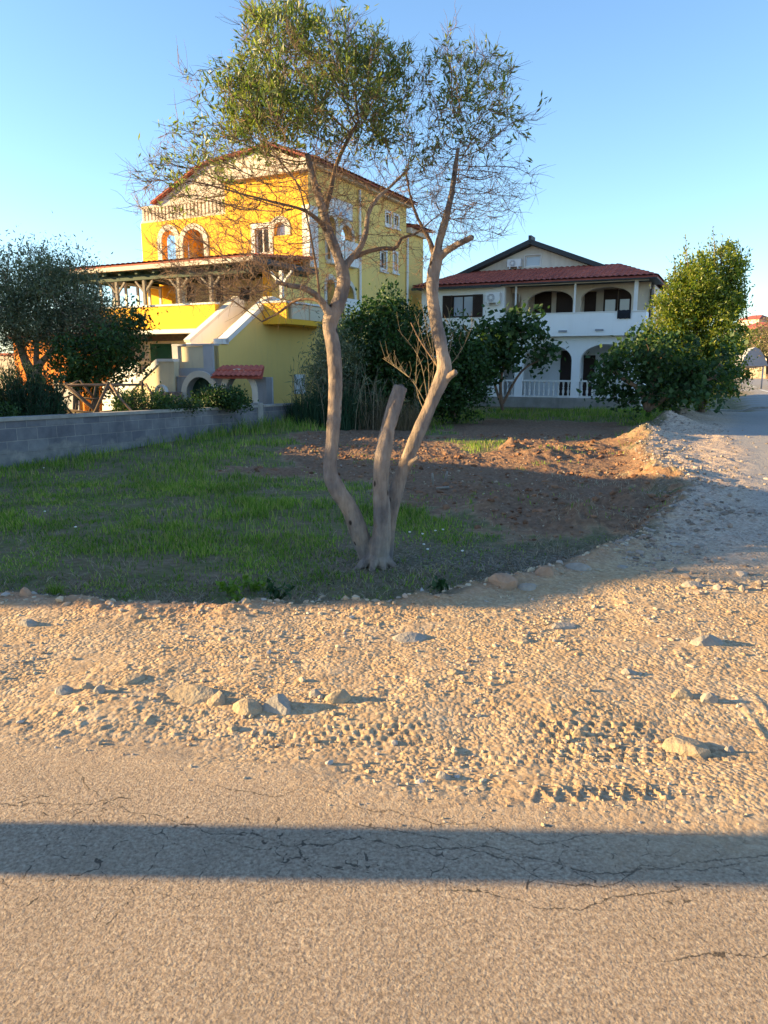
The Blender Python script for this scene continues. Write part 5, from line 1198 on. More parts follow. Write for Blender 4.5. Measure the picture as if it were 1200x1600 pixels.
# garden shrubs behind the block wall
G1 = 16.6
bush('garden_shrub', 'rounded bright green shrub behind the wall under the arch screen', 'shrub', [pb(345, 622, 17.8, 34, 13, .6), pb(325, 628, 17.8, 22, 10, .5), pb(372, 631, 17.8, 18, 7, .4)], 6500, .07, 'leaf_fig', [st((345, 640, 17.8, .04), (345, 622, 17.8, .02))], clump=.07, sub=14, asp=.5, up=.5, seed=11, twig_tip=.003, step=.08, infl=.6)
bush('garden_shrub', 'low green shrub behind the wall beside the wooden frames', 'shrub', [pb(222, 630, 16.2, 42, 16, .6), pb(200, 638, 16.2, 22, 12, .4), pb(262, 636, 16.4, 28, 9, .5), pb(300, 634, 16.6, 22, 6, .4)], 5200, .065, 'leaf_fig', [st((222, 655, 16.2, .04), (222, 635, 16.2, .02))], clump=.07, sub=14, asp=.5, up=.5, seed=12, twig_tip=.003, step=.08, infl=.6)
q_ = at(38, 645, 13.6)
def feather(name, label, cx, cy, rx, ry, H0, n, seed, size=.075):
    rng = np.random.default_rng(seed); rt = empty(name, (cx, cy, hz(cx, cy)), label, 'shrub'); C_ = []; D_ = []; mb = MB()
    for k in range(n):
        a = rng.uniform(0, 2*pi); q = sqrt(rng.uniform()); x = cx+rx*q*cos(a)*.6; y = cy+ry*q*sin(a)*.6; z = hz(x, y)
        H = H0*rng.uniform(.6, 1.05)*(1-.35*q*q); e = Vector((x+rx*.4*q*cos(a)+rng.normal()*.06, y+ry*.4*q*sin(a), z+H)); s_ = Vector((x, y, z)); mb.tube([s_, s_.lerp(e, .5), e], [.008, .006, .002], 3, False)
        for j in range(95): t = rng.uniform(.15, 1.0); p = s_.lerp(e, t); C_.append(tuple(p)); D_.append(tuple((e-s_).normalized()))
    mb.build('stems', M['darkbark'], rt); V, F = leaves(np.array(C_), size, .13, .2, .55, rng, .1, np.array(D_)); npmesh('foliage', V, F, M['needle'], rt); return rt
feather('rosemary_shrub', 'dark feathery rosemary shrub behind the left end of the block wall', q_.x, q_.y, .8, .5, 1.75, 420, 13, .11)
q_ = at(-2, 660, 12.9); bush('garden_shrub', 'small bright green shrub at the far left behind the block wall', 'shrub', [pb(5, 648, 12.9, 22, 14, .3), pb(-20, 650, 12.9, 24, 18, .3)], 1500, .06, 'leaf_fig', [], clump=.05, sub=10, asp=.55, up=.4, seed=14)
# olive tree and the brownish tree beside it, far left
O1 = 20.0
bush('olive_tree', 'grey green olive tree with pale forked trunk on the far left', 'tree',
     [pb(30, 430, O1, 52, 44, 1.3), pb(95, 470, O1, 55, 48, 1.3), pb(20, 500, O1, 50, 46, 1.2), pb(140, 500, O1, 50, 40, 1.1), pb(-30, 470, O1, 50, 60, 1.2), pb(75, 520, O1, 55, 30, 1.1), pb(185, 515, O1, 28, 26, .8), pb(100, 430, O1, 40, 24, .9)],
     52000, .10, 'leaf_olive2', [st((52, 615, O1, .16), (50, 585, O1, .14), (38, 560, O1, .11), (25, 520, O1, .08), (10, 480, O1, .05)), st((53, 600, O1, .13), (62, 570, O1, .10), (75, 555, O1, .08), (100, 520, O1, .06), (120, 490, O1, .04)), st((56, 570, O1, .08), (58, 530, O1, .06), (60, 490, O1, .04))],
     clump=.2, sub=110, asp=.26, up=.4, shell=.45, seed=15, bark='bark', extra=shoots([(30, 372, 0), (48, 380, .2), (12, 384, 0), (64, 378, .3), (82, 398, 0), (110, 405, .2), (135, 410, 0), (-5, 380, .2), (122, 418, -.2), (150, 425, 0)], O1, 'leaf_olive2', 45))
bush('orange_tree', 'broad-leaved dark tree leaning out in front of the terrace', 'tree',
     [pb(130, 560, 18.8, 46, 30, .9), pb(185, 540, 18.8, 36, 36, .8), pb(215, 500, 18.8, 22, 20, .5), pb(150, 590, 18.8, 46, 22, .8), pb(205, 560, 18.8, 22, 26, .6), pb(100, 585, 18.8, 24, 20, .6)],
     8500, .10, 'leaf_dark', [st((150, 640, 18.8, .09), (150, 600, 18.8, .08), (160, 560, 18.8, .06), (190, 520, 18.8, .03)), st((150, 600, 18.8, .06), (125, 570, 18.8, .04), (105, 560, 18.8, .02))], clump=.16, sub=40, asp=.5, up=.1, seed=16)
bush('dry_shrub_tree', 'brownish half-bare tree crown between the olive tree and the terrace', 'tree',
     [pb(150, 520, 19.4, 60, 30, .9), pb(110, 540, 19.4, 45, 26, .8), pb(180, 545, 19.4, 34, 24, .7)],
     6500, .055, 'leaf_brown', [st((118, 640, 19.4, .07), (120, 590, 19.4, .06), (135, 545, 19.4, .04), (150, 515, 19.4, .02)), st((120, 590, 19.4, .05), (105, 560, 19.4, .03), (95, 535, 19.4, .02))], clump=.2, sub=10, asp=.35, up=.2, seed=17, bark='twig', twig_tip=.005)
# roadside trees far off on the right
bush('roadside_tree', 'yellow green roadside tree before the distant town houses', 'tree', [pb(1170, 540, 58, 30, 24, 2), pb(1150, 550, 58, 20, 20, 1.6)], 5200, .22, 'leaf_laurel', [st((1168, 590, 58, .15), (1168, 555, 58, .08))], clump=.3, sub=14, asp=.5, seed=18, step=.4, infl=3)
bush('roadside_tree', 'brownish bare roadside tree at the right edge of the photo', 'tree', [pb(1200, 535, 52, 30, 34, 2), pb(1225, 520, 52, 30, 34, 2)], 4200, .16, 'leaf_brown', [st((1200, 592, 52, .16), (1200, 560, 52, .1)), st((1201, 570, 52, .1), (1215, 540, 52, .06))], clump=.3, sub=12, asp=.4, seed=19, step=.4, infl=3)

def pebmat_(name, cols):
    m, nt, p, o = _new(name); g = nt.nodes.new('ShaderNodeNewGeometry'); r = ramp(nt, g.outputs['Random Per Island'], [(i/(len(cols)-1), c) for i, c in enumerate(cols)])
    nt.links.new(r.outputs[0], p.inputs['Base Color']); p.inputs['Roughness'].default_value = .9; return m
# ---------------------------------------------------------------- grass and weeds
def blades(n, box, hfun, mfun, seed, wd=.0035, seg=3, lean=.45):
    rng = np.random.default_rng(seed); x = rng.uniform(box[0], box[1], n); t = rng.uniform(0, 1, n); y = box[2]*(box[3]/box[2])**t if box[2] > 0 else rng.uniform(box[2], box[3], n)
    p, h = mfun(x, y), hfun(x, y); k = rng.uniform(size=n) < p; x, y, h = x[k], y[k], h[k]; n = len(x)
    z = height(x, y, False)-.01; h = h*rng.uniform(.45, 1.3, n); a = rng.uniform(0, 2*pi, n); l = h*lean*rng.uniform(.2, 1.3, n); dx, dy = np.cos(a)*l, np.sin(a)*l
    b = rng.uniform(0, 2*pi, n); w = wd*(1+y*.09)*rng.uniform(.7, 1.4, n); sx, sy = np.cos(b)*w, np.sin(b)*w; V = []
    for j in range(seg):
        t = j/(seg-1); q = (1-t)**.7
        V += [np.stack([x+dx*t*t-sx*q, y+dy*t*t-sy*q, z+h*(t-.15*t*t)], 1), np.stack([x+dx*t*t+sx*q, y+dy*t*t+sy*q, z+h*(t-.15*t*t)], 1)]
    V = np.stack(V, 1).reshape(-1, 3); base = (np.arange(n)*2*seg)[:, None]
    F = np.concatenate([base+np.array([2*j, 2*j+1, 2*j+3, 2*j+2]) for j in range(seg-1)], 0); return V, F
def gmask(x, y):
    f, d, r, a = zones(x, y); g = ss(.12, 1.0, f)*(1-ss(-.35, .1, d)); pt_ = vn(x*1.3, y*1.3, 201)*.6+vn(x*4, y*4, 202)*.4
    lit_ = np.exp(-(((x-tx-.9)/1.5)**2+((y-ty-.1)/.8)**2)); wv = (wb-wst)
    right = ss(.2, 2.2, x)
    g = g*(.14+.86*ss(.32, .60, pt_))*(.5+.5*ss(.3, 1.6, f))*(1-.8*lit_)*(1-.55*right*ss(9, 5, y))
    u = (x-wst.x)*wdv.x+(y-wst.y)*wdv.y; s_ = (x-wst.x)*(-wdv.y)+(y-wst.y)*wdv.x
    return np.where((s_ > -.02) & (y < 21.2), 0, g)
def ghei(x, y):
    h = .03+.11*vn(x*.9, y*.9, 205)**1.6*1.3+.05*vn(x*3.5, y*3.5, 206)
    s_ = -((x-wst.x)*(-wdv.y)+(y-wst.y)*wdv.x); h = h*(.72+.28*ss(9, 15, y))+.10*np.exp(-(s_/.8)**2)*ss(13, 17, y)
    return h*(.45+.55*ss(.1, 1.2, sd(x, y, FIELD)))*(.7+.3*ss(6, 9, y))*(1+.35*ss(14, 20, y))
V1, F1 = blades(125000, (-5.2, 5, 4.85, 10.5), ghei, gmask, 31)
V2, F2_ = blades(105000, (-8.5, 12, 10.0, 29.3), lambda x, y: ghei(x, y)*1.15, gmask, 32)
# scattered tufts on the dug soil and at the edges
def tmask(x, y):
    f, d, r, a = zones(x, y); return ss(.05, .4, f)*ss(-.3, .1, d)*(vn(x*2.2, y*2.2, 211) > .72)*.55
V3, F3 = blades(30000, (-4, 7.5, 5.2, 16), lambda x, y: .07+0*x, tmask, 33)
V = np.concatenate([V1, V2, V3]); F = np.concatenate([F1, F2_+len(V1), F3+len(V1)+len(V2)])
g_ = npmesh('grass', V, F, M['grass']); tag(g_, 'green grass over the vacant plot', 'grass', None, 'stuff'); print('blades', len(F)//2)
V, F = blades(42000, (-5.2, 6.5, 4.85, 12), lambda x, y: .035+.05*vn(x*3, y*3, 242), lambda x, y: ss(.05, .3, zones(x, y)[0])*(.12+.75*ss(2.2, .4, zones(x, y)[0])+.5*np.exp(-(((x-tx-.9)/1.6)**2+((y-ty-.1)/.9)**2)))*ss(.4, .6, vn(x*2.6, y*2.6, 241)*.6+vn(x*8, y*8, 243)*.4), 34, .0028, 3, 1.3)
ds_ = npmesh('dry_grass', V, F, pebmat_('dry straw', [(.30, .24, .15), (.42, .34, .22), (.20, .15, .10), (.34, .30, .22)])); tag(ds_, 'dead straw among the grass at the edge of the plot', 'dry grass', None, 'stuff')
# dry litter: leaves and bits of stalk by the tree and along the edge
n = 9000; rng = np.random.default_rng(41)
x = np.concatenate([rng.normal(tx+.8, 1.1, n//2), rng.uniform(-4, 3.4, n//2)]); y = np.concatenate([rng.normal(ty, .55, n//2), rng.uniform(4.9, 6.0, n//2)])
k = (sd(x, y, FIELD) > .05); x, y = x[k], y[k]; z = height(x, y, False)+.006
V, F = leaves(np.stack([x, y, z], 1), .03, .3, -.1, 1, rng, .2); V[:, 2] = np.maximum(V[:, 2], np.repeat(z, 4)-.002)
lt = npmesh('leaf_litter', V, F, leafmat('dead leaves', [(.10, .07, .055), (.17, .13, .11), (.28, .24, .22), (.06, .045, .04)], .1, .8, 1)); tag(lt, 'fallen dry leaves under the tree', 'leaf litter', None, 'stuff')

# ---------------------------------------------------------------- stones
def stonemesh(rx, ry, rz, seed, sub=2, rough=.22):
    rng = random.Random(seed); bm = bmesh.new(); bmesh.ops.create_icosphere(bm, subdivisions=sub, radius=1)
    cuts = [(Vector((rng.gauss(0, 1), rng.gauss(0, 1), rng.gauss(0, 1))).normalized(), rng.uniform(.55, .9)) for _ in range(9)]
    for v in bm.verts:
        for n_, d_ in cuts:
            t = v.co.dot(n_)
            if t > d_: v.co -= n_*(t-d_)*.92
        v.co *= 1+rng.uniform(-rough, rough)*.12
        v.co.x *= rx; v.co.y *= ry; v.co.z *= rz
    return bm
M['stone1'] = mat('pale limestone', (.42, .33, .22), (.27, .20, .13), 12, .95, .6, 45)
M['stone2'] = mat('greyish rock', (.36, .32, .27), (.24, .21, .18), 12, .95, .5, 45)
M['stone3'] = mat('reddish rock', (.42, .27, .18), (.32, .20, .13), 12, .95, .5, 45)
ROCKS = [(432, 1100, 62, 26, 'stone2', 'grey rock with the broadest shadow in the row half buried by the asphalt edge'),
 (385, 1103, 50, 20, 'stone1', 'pale rounded rock just left of the broad grey rock by the asphalt edge'),
 (300, 1085, 95, 15, 'stone1', 'flat wide rock slab level with the gravel, left half of the row'),
 (338, 1090, 36, 22, 'stone1', 'angular pale rock at the right end of the flat slab'),
 (527, 1087, 46, 22, 'stone1', 'pale rock at the right end of the buried row'),
 (492, 1085, 22, 12, 'stone2', 'small stone between the broad grey rock and the end rock of the row'),
 (95, 1077, 36, 13, 'stone2', 'flat grey stone first in the row from the left edge'),
 (133, 1073, 22, 9, 'stone1', 'little pale stone just right of the flat grey one at far left'),
 (155, 1080, 22, 13, 'stone2', 'pointed grey stone left of the flat slab'),
 (205, 1062, 50, 12, 'stone1', 'low pale stone behind the left end of the flat slab'),
 (362, 1130, 22, 8, 'stone1', 'lone pebble lying in front of the row of buried rocks'),
 (786, 910, 48, 22, 'stone3', 'largest smooth tan boulder at the edge of the field'),
 (826, 916, 32, 11, 'stone2', 'flat grey stone right of the tan boulder'),
 (852, 897, 32, 17, 'stone3', 'tan stone between the flat grey stone and the long dark one at the field edge'),
 (906, 887, 44, 16, 'stone2', 'long grey boulder at the right end of the field edge stones'),
 (1110, 1000, 60, 24, 'stone2', 'grey domed rock in the gravel near the right edge'),
 (1080, 1155, 78, 32, 'stone1', 'large pale rock nearest the camera on the right with a long shadow'),
 (1110, 1088, 28, 17, 'stone2', 'small angular rock above the large pale rock on the right'),
 (1068, 1083, 40, 13, 'stone1', 'low sandy rock beside the small angular rock on the right'),
 (1142, 1160, 18, 12, 'stone2', 'little stone in the shadow of the large pale rock'),
 (38, 932, 22, 15, 'stone3', 'upright reddish stone on the rubble ridge at far left'),
 (40, 975, 32, 10, 'stone2', 'flat grey stone in the gravel at far left'),
 (384, 948, 18, 11, 'stone1', 'pale round stone on the field edge below the weeds'),
 (880, 978, 46, 11, 'stone2', 'flat grey rock in the gravel under the field corner'),
 (640, 997, 56, 10, 'stone2', 'flat grey rock in the middle of the gravel strip'),
 (815, 1000, 34, 10, 'stone1', 'low pale rock in the gravel left of the flat grey one'),
 (905, 1137, 22, 13, 'stone1', 'stubby pale stone among the tyre marks'),
 (693, 1205, 26, 13, 'stone2', 'grey stone pair lying on the dusty edge of the asphalt'),
 (985, 1048, 26, 11, 'stone2', 'small grey stone in the gravel left of the domed rock'),
 (710, 1050, 24, 9, 'stone1', 'small flat stone in the middle of the gravel'),
 (975, 884, 20, 8, 'stone2', 'low stone on the gravel beyond the long grey boulder'),
 (1085, 915, 34, 9, 'stone2', 'flat stone in the shaded stripe of the gravel, right side')]
for i, (px, py, w_, h_, m_, lab) in enumerate(ROCKS):
    g = gr(px, py+h_*.4, 0); dep = g.y; k = dep/FPX*1.04; bm = stonemesh(w_*k*.56, w_*k*.42, max(h_*k*1.25, .014), 300+i)
    me = bpy.data.meshes.new('rock'); bm.to_mesh(me); bm.free(); me.materials.append(M[m_]); o = bpy.data.objects.new('rock', me); COL.objects.link(o)
    o.location = (g.x, g.y+w_*k*.2, hz(g.x, g.y+w_*k*.2)-h_*k*.30); o.rotation_euler = (0, 0, i*1.3); tag(o, lab, 'rock', 'rocks in the gravel')
    o.rotation_euler = (0, 0, (i % 5-2)*.16)
# loose gravel
def pebbles(n, xf, yf, sf, seed, maskf):
    rng = np.random.default_rng(seed); x = xf(rng, n); y = yf(rng, n); k = rng.uniform(size=n) < maskf(x, y); x, y = x[k], y[k]; n = len(x); s_ = sf(rng, n)*(1+.0*y)
    bm = bmesh.new(); bmesh.ops.create_icosphere(bm, subdivisions=1, radius=1); T = np.array([v.co[:] for v in bm.verts]); Ft = np.array([[v.index for v in f.verts] for f in bm.faces]); bm.free()
    z = height(x, y, False); sc = np.stack([rng.uniform(.7, 1.3, n), rng.uniform(.6, 1.1, n), rng.uniform(.35, .8, n)], 1)*s_[:, None]
    V = T[None]*(1+rng.uniform(-.3, .25, (n, len(T), 1)))*sc[:, None]; a = rng.uniform(0, 2*pi, n); ca, sa_ = np.cos(a)[:, None], np.sin(a)[:, None]
    Vx = V[..., 0]*ca-V[..., 1]*sa_; Vy = V[..., 0]*sa_+V[..., 1]*ca; Vz = V[..., 2]+sc[:, 2:3]*.3
    V = np.stack([Vx+x[:, None], Vy+y[:, None], Vz+z[:, None]], 2).reshape(-1, 3); F = (Ft[None]+(np.arange(n)*len(T))[:, None, None]).reshape(-1, 3); return V, F
def pebmat(name, cols):
    m, nt, p, o = _new(name); g = nt.nodes.new('ShaderNodeNewGeometry'); r = ramp(nt, g.outputs['Random Per Island'], [(i/(len(cols)-1), c) for i, c in enumerate(cols)])
    nt.links.new(r.outputs[0], p.inputs['Base Color']); p.inputs['Roughness'].default_value = .95; p.inputs['Specular IOR Level'].default_value = .1; return m
def grm(x, y):
    f, d, r, a = zones(x, y); return ss(.12, -.02, f)*ss(.25, -.15, a)*(1-.75*ss(-.3, .3, r))*(.10+.9*ss(.42, .72, vn(x*1.9, y*1.9, 221)*.6+vn(x*6, y*6, 222)*.4))
Vs = []; Fs = []; o_ = 0
for (n, xf, yf, sf, sd_, mf) in (
    (17000, lambda r, n: r.uniform(-3.2, 4.2, n), lambda r, n: r.uniform(2.35, 5.6, n), lambda r, n: .0035+.0065*r.uniform(size=n)**3, 51, grm),
    (5000, lambda r, n: r.uniform(-3.2, 4.5, n), lambda r, n: r.uniform(2.6, 6.5, n), lambda r, n: .008+.014*r.uniform(size=n)**3, 52, grm),
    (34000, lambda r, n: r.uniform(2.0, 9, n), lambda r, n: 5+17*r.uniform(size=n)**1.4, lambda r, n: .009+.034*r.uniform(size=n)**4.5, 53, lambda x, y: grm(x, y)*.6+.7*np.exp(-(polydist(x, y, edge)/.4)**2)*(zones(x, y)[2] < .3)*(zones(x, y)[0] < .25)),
    (7000, lambda r, n: r.uniform(-4.6, 4.2, n), lambda r, n: r.uniform(4.3, 6.9, n), lambda r, n: .006+.034*r.uniform(size=n)**3.5, 54, lambda x, y: np.exp(-(polydist(x, y, edge)/.12)**2)*.9),
    (6000, lambda r, n: r.uniform(-3, 8, n), lambda r, n: r.uniform(6, 19, n), lambda r, n: .010+.022*r.uniform(size=n)**4, 55, lambda x, y: ss(0, .3, zones(x, y)[1])*ss(0, .3, zones(x, y)[0])*.25)):
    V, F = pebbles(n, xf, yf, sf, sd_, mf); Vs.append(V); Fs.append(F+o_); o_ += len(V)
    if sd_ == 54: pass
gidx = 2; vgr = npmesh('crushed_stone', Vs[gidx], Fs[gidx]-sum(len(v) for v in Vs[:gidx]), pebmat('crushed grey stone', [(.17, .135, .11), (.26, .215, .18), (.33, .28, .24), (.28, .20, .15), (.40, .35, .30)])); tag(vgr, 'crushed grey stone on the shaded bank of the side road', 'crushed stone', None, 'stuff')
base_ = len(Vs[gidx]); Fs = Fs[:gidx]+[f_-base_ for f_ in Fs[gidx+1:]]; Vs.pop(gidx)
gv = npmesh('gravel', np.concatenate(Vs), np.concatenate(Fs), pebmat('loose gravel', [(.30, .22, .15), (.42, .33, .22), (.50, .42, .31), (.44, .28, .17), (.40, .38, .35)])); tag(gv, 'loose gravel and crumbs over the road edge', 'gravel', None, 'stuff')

V, F = pebbles(20000, lambda r, n: r.uniform(-3.5, 8.5, n), lambda r, n: 6+13*r.uniform(size=n)**1.5, lambda r, n: .012+.05*r.uniform(size=n)**5, 56, lambda x, y: ss(-.15, .3, zones(x, y)[1])*ss(0, .3, zones(x, y)[0])*(.15+.85*ss(.45, .7, vn(x*2, y*2, 231)*.5+vn(x*5, y*5, 232)*.5)))
cl = npmesh('soil_clods', V, F, pebmat('red brown clods', [(.12, .06, .035), (.21, .105, .06), (.31, .165, .095), (.19, .11, .07)])); tag(cl, 'crumbly clods on the dug soil', 'soil', None, 'stuff')

# weeds with fresh leaves at the field edge, white flowers, litter
def weed(px, py, r, n, seed, label, m='lime', size=.05, Hh=.12):
    g = gr(px, py, -.1); rng = np.random.default_rng(seed); z = hz(g.x, g.y); rt = empty('weed', (g.x, g.y, z), label, 'weed', 'weeds at the edge of the field'); mb = MB(); C_ = []
    for k in range(n):
        e = Vector((g.x+rng.normal()*r, g.y+rng.normal()*r*.6, z+Hh*rng.uniform(.4, 1.1))); mb.tube([(g.x+rng.normal()*.01, g.y, z-.01), ((g.x+e.x)/2, (g.y+e.y)/2, (z+e.z)/2+.02), e], [.003, .0025, .001], 4, False)
        for j in range(5): t = rng.uniform(.4, 1); C_.append((g.x+(e.x-g.x)*t+rng.normal()*.012, g.y+(e.y-g.y)*t, z+(e.z-z)*t))
    mb.build('stems', M[m], rt); V, F = leaves(np.array(C_), size, .6, .3, 1, rng, .3); npmesh('leaves', V, F, M[m], rt)
weed(372, 942, .04, 9, 61, 'bright lime weed on the rubble ridge beside the pale round stone')
weed(360, 922, .07, 12, 62, 'taller leafy weed just behind the lime weed')
weed(395, 915, .05, 9, 63, 'small leafy weed right of the taller leafy weed')
weed(433, 928, .06, 12, 64, 'low bushy weed rightmost in the group of weeds', 'leaf_fig')
weed(690, 918, .05, 8, 65, 'broad-leaved weed near the white scrap', 'leaf_fig', .06)
g = gr(85, 925, -.1); reed('grass_tuft', 'spiky grass tuft near the upright reddish stone', 'plant', g.x, g.y, .08, .05, 160, .10, .19, 'grass', 66, .0025, .35)
FL_ = [(660, 845), (680, 840), (662, 862), (692, 838), (722, 873), (70, 742), (72, 812), (120, 838), (640, 842), (668, 870)]
def flower(px, py):
    g = gr(px, py+8, -.13); z = hz(g.x, g.y); rt = empty('wildflower', (g.x, g.y, z), 'tiny white wildflower on a thin stalk in the shaded grass', 'flower', 'white wildflowers in the grass'); H = .13
    mb = MB(); mb.tube([(g.x, g.y, z), (g.x+.01, g.y, z+H*.6), (g.x, g.y, z+H)], .0015, 4); mb.build('stalk', M['grass'], rt)
    mb = MB(); mb.lathe((g.x, g.y, z+H), [(.004, -.004), (.012, 0), (.013, .006), (.004, .01)], 8); mb.build('petals', M['trim'], rt); return rt
for q in FL_: flower(*q)
g = gr(660, 918, -.1); z = hz(g.x, g.y); mb = MB(); mb.add([(g.x-.012, g.y, z+.002), (g.x+.02, g.y+.005, z+.004), (g.x+.014, g.y+.012, z+.03), (g.x-.004, g.y+.01, z+.055), (g.x-.018, g.y+.004, z+.03)], [(0, 1, 2, 3, 4)])
o = mb.build('paper_scrap', M['trim']); so = o.modifiers.new('solid', 'SOLIDIFY'); so.thickness = .0015; tag(o, 'white paper scrap standing in the grass before the tan boulder', 'litter')
# small stakes in the dug soil
for k, (px, py, dx_, lab) in enumerate(((677, 757, -.01, 'left short wooden stake sticking out of the dug soil'), (694, 752, .03, 'right short wooden stake sticking out of the dug soil'))):
    g = gr(px, py, -.1); z = hz(g.x, g.y); mb = MB(); mb.tube([(g.x, g.y, z-.05), (g.x+dx_, g.y, z+.10), (g.x+dx_*1.6, g.y, z+.17)], [.017, .016, .013], 8, True, True, .1, k); tag(mb.build('stake', M['woodg']), lab, 'stake', 'stakes in the dug soil')
g = gr(693, 764, -.1); mb = MB(); mb.tube([(g.x-.1, g.y, hz(g.x, g.y)+.03), (g.x+.08, g.y+.03, hz(g.x, g.y)+.04)], .018, 8, True, True, .1, 3); tag(mb.build('branch_piece', M['woodg']), 'short piece of branch lying at the foot of the stakes', 'branch')

# ---------------------------------------------------------------- wooden trestle frames stacked behind the wall
WF = empty('trestle_frame', tuple(at(160, 650, 15.6)), 'tangle of weathered wooden trestle poles lashed together behind the block wall', 'wooden frame')
WYs = 15.6
for i, (x0, y0, x1, y1, r, d0, d1) in enumerate(((82, 602, 226, 601, .028, 0, .6), (100, 600, 165, 655, .03, 0, -.2), (104, 598, 86, 640, .026, .1, .4), (170, 598, 145, 652, .034, 0, -.2), (172, 600, 206, 642, .026, .1, -.2), (108, 604, 150, 640, .022, .3, .2), (170, 604, 192, 640, .024, .3, .6), (222, 596, 224, 616, .03, .5, .6), (228, 600, 238, 616, .024, .5, .3),
    (128, 622, 165, 623, .022, .3, .3), (90, 620, 114, 648, .024, .1, .1), (125, 594, 150, 625, .026, .6, .7), (112, 600, 122, 595, .02, .6, .6), (100, 640, 180, 648, .024, .2, .1), (120, 630, 118, 655, .02, .5, .5), (150, 600, 140, 640, .022, .8, .6), (185, 606, 180, 650, .024, .7, .7), (95, 646, 150, 650, .026, .5, 0), (160, 596, 230, 640, .02, .9, .5), (84, 628, 130, 610, .02, .9, .9), (140, 645, 200, 640, .024, .4, .5))):
    a = at(x0, y0, WYs+d0); b = at(x1, y1, WYs+d1); mb = MB(); rn = random.Random(i); mid = a.lerp(b, .5)+Vector((rn.uniform(-.02, .02), 0, rn.uniform(-.03, .01)))
    b = b+(b-a).normalized()*(.12 if y1 > 630 else 0)
    mb.tube([a, mid, b], [r, r*.95, r*.85], 8, True, True, .06, i); mb.build('pole', M['wood'] if i % 4 else M['twig'], WF)
# orange garden building and other bits to the left
OW = empty('outbuilding', tuple(at(70, 640, 26)), 'bright orange garden building seen under the olive tree', 'building')
a = at(30, 640, 26.5); b = at(132, 640, 25.2); Fo = Fac((a.x, a.y), (b.x-a.x, b.y-a.y)); Lo = (b-a).length
zt_ = at(90, 528, 26).z
mb = MB(); Fo.box(mb, 0, Lo, -.2, zt_, -3, 0); mb.build('wall', M['orange'], OW)
mb = MB(); Fo.box(mb, -.15, Lo+.15, zt_+.003, zt_+.12, -3.1, .15); mb.build('roof', M['tile'], OW)
mb = MB(); Fo.box(mb, Lo*.62, Lo*.62+.9, -.2, 1.0, .003, .04); mb.build('door', M['metalg'], OW)
mb = MB(); Fo.box(mb, Lo*.62-.09, Lo*.62-.002, -.2, 1.09, .003, .06); Fo.box(mb, Lo*.62+.902, Lo*.62+.99, -.2, 1.09, .003, .06); Fo.box(mb, Lo*.62-.09, Lo*.62+.99, 1.092, 1.17, .003, .06); mb.build('door_frame', M['trim'], OW)
OG = empty('garden_wall', tuple(at(0, 600, 29)), 'cream garden wall far behind the olive tree trunk', 'wall'); a = at(-60, 640, 30); b = at(40, 640, 29); Fg = Fac((a.x, a.y), (b.x-a.x, b.y-a.y)); mb = MB(); Fg.box(mb, 0, (b-a).length, -.2, at(0, 555, 29).z, -.25, 0); mb.build('wall', M['beige'], OG); mb = MB(); Fg.box(mb, -.05, (b-a).length+.05, at(0, 555, 29).z+.003, at(0, 555, 29).z+.08, -.3, .05); mb.build('coping', M['tile'], OG)
# wooden table/pergola by the garden stair
PG = empty('wooden_rack', tuple(FD.pt(2.2, 0, -.9)), 'dark brown wooden rack standing between the garden stair parapets', 'rack')
mb = MB(); qd = [prect(FE, 200, 236, 564, 570, -.4)][0]; FE.box(mb, qd[0], qd[1], qd[2], qd[3], -1.4, -.35); mb.build('top', M['brown'], PG)
for px in (208, 216, 228): u_ = FE.uz(px, 580, -.4)[0]; mb = MB(); FE.box(mb, u_-.05, u_+.05, -.2, qd[2]-.002, -.5, -.4); mb.build('post', M['brown'], PG)

# ---------------------------------------------------------------- the far right: road, wall, town on the hill, mountain
def roadz(x, y): return hz(x, y)+.02
MK = mat('worn road paint', (.62, .62, .60), (.45, .45, .44), 4, .8)
mb = MB()
def strip(p0, p1, w, n=12):
    a = Vector((*gr(*p0)[:2], 0)); b = Vector((*gr(*p1)[:2], 0)); d = (b-a).normalized(); s_ = Vector((-d.y, d.x, 0))*w/2; V = []
    for i in range(n+1):
        p = a.lerp(b, i/n)
        for q in (p-s_, p+s_): V.append((q.x, q.y, hz(q.x, q.y)+.012))
    mb.add(V, [(2*i, 2*i+1, 2*i+3, 2*i+2) for i in range(n)])
for (x0, y0, x1, y1) in ((1150, 597.5, 1160, 600), (1168, 602, 1181, 605.5), (1188, 609, 1203, 613), (1214, 618, 1240, 625)): strip((x0, y0), (x1, y1), .25, 3)
strip((1145, 591.5), (1215, 592), .4, 3)
mo = mb.build('road_marking', MK); tag(mo, None, None, None, 'structure')
mb = MB(); a = gr(1100, 636.5); b = gr(1290, 640); d = (b-a).normalized(); s_ = Vector((-d.y, d.x, 0))*.12; V = []
for i in range(41):
    p = a.lerp(b, i/40)
    for q, u_ in ((p-s_, -.05), (p-s_, .07), (p+s_, .07), (p+s_, -.05)): V.append((q.x, q.y, hz(p.x, p.y)+u_))
mb.add(V, [(4*i+k, 4*i+k+1, 4*i+4+k+1, 4*i+4+k) for i in range(40) for k in range(3)]); kb = mb.build('kerb', M['conc']); tag(kb, None, None, None, 'structure')
RW = empty('roadside_wall', tuple(gr(1165, 591)), 'low stone wall along the far side of the distant road', 'wall'); a = gr(1128, 591.0); b = gr(1260, 592.5); Fr = Fac((a.x, a.y), (b.x-a.x, b.y-a.y)); Lr = (b-a).length
zz = hz(a.x, a.y); hh = at(1165, 571, a.y).z
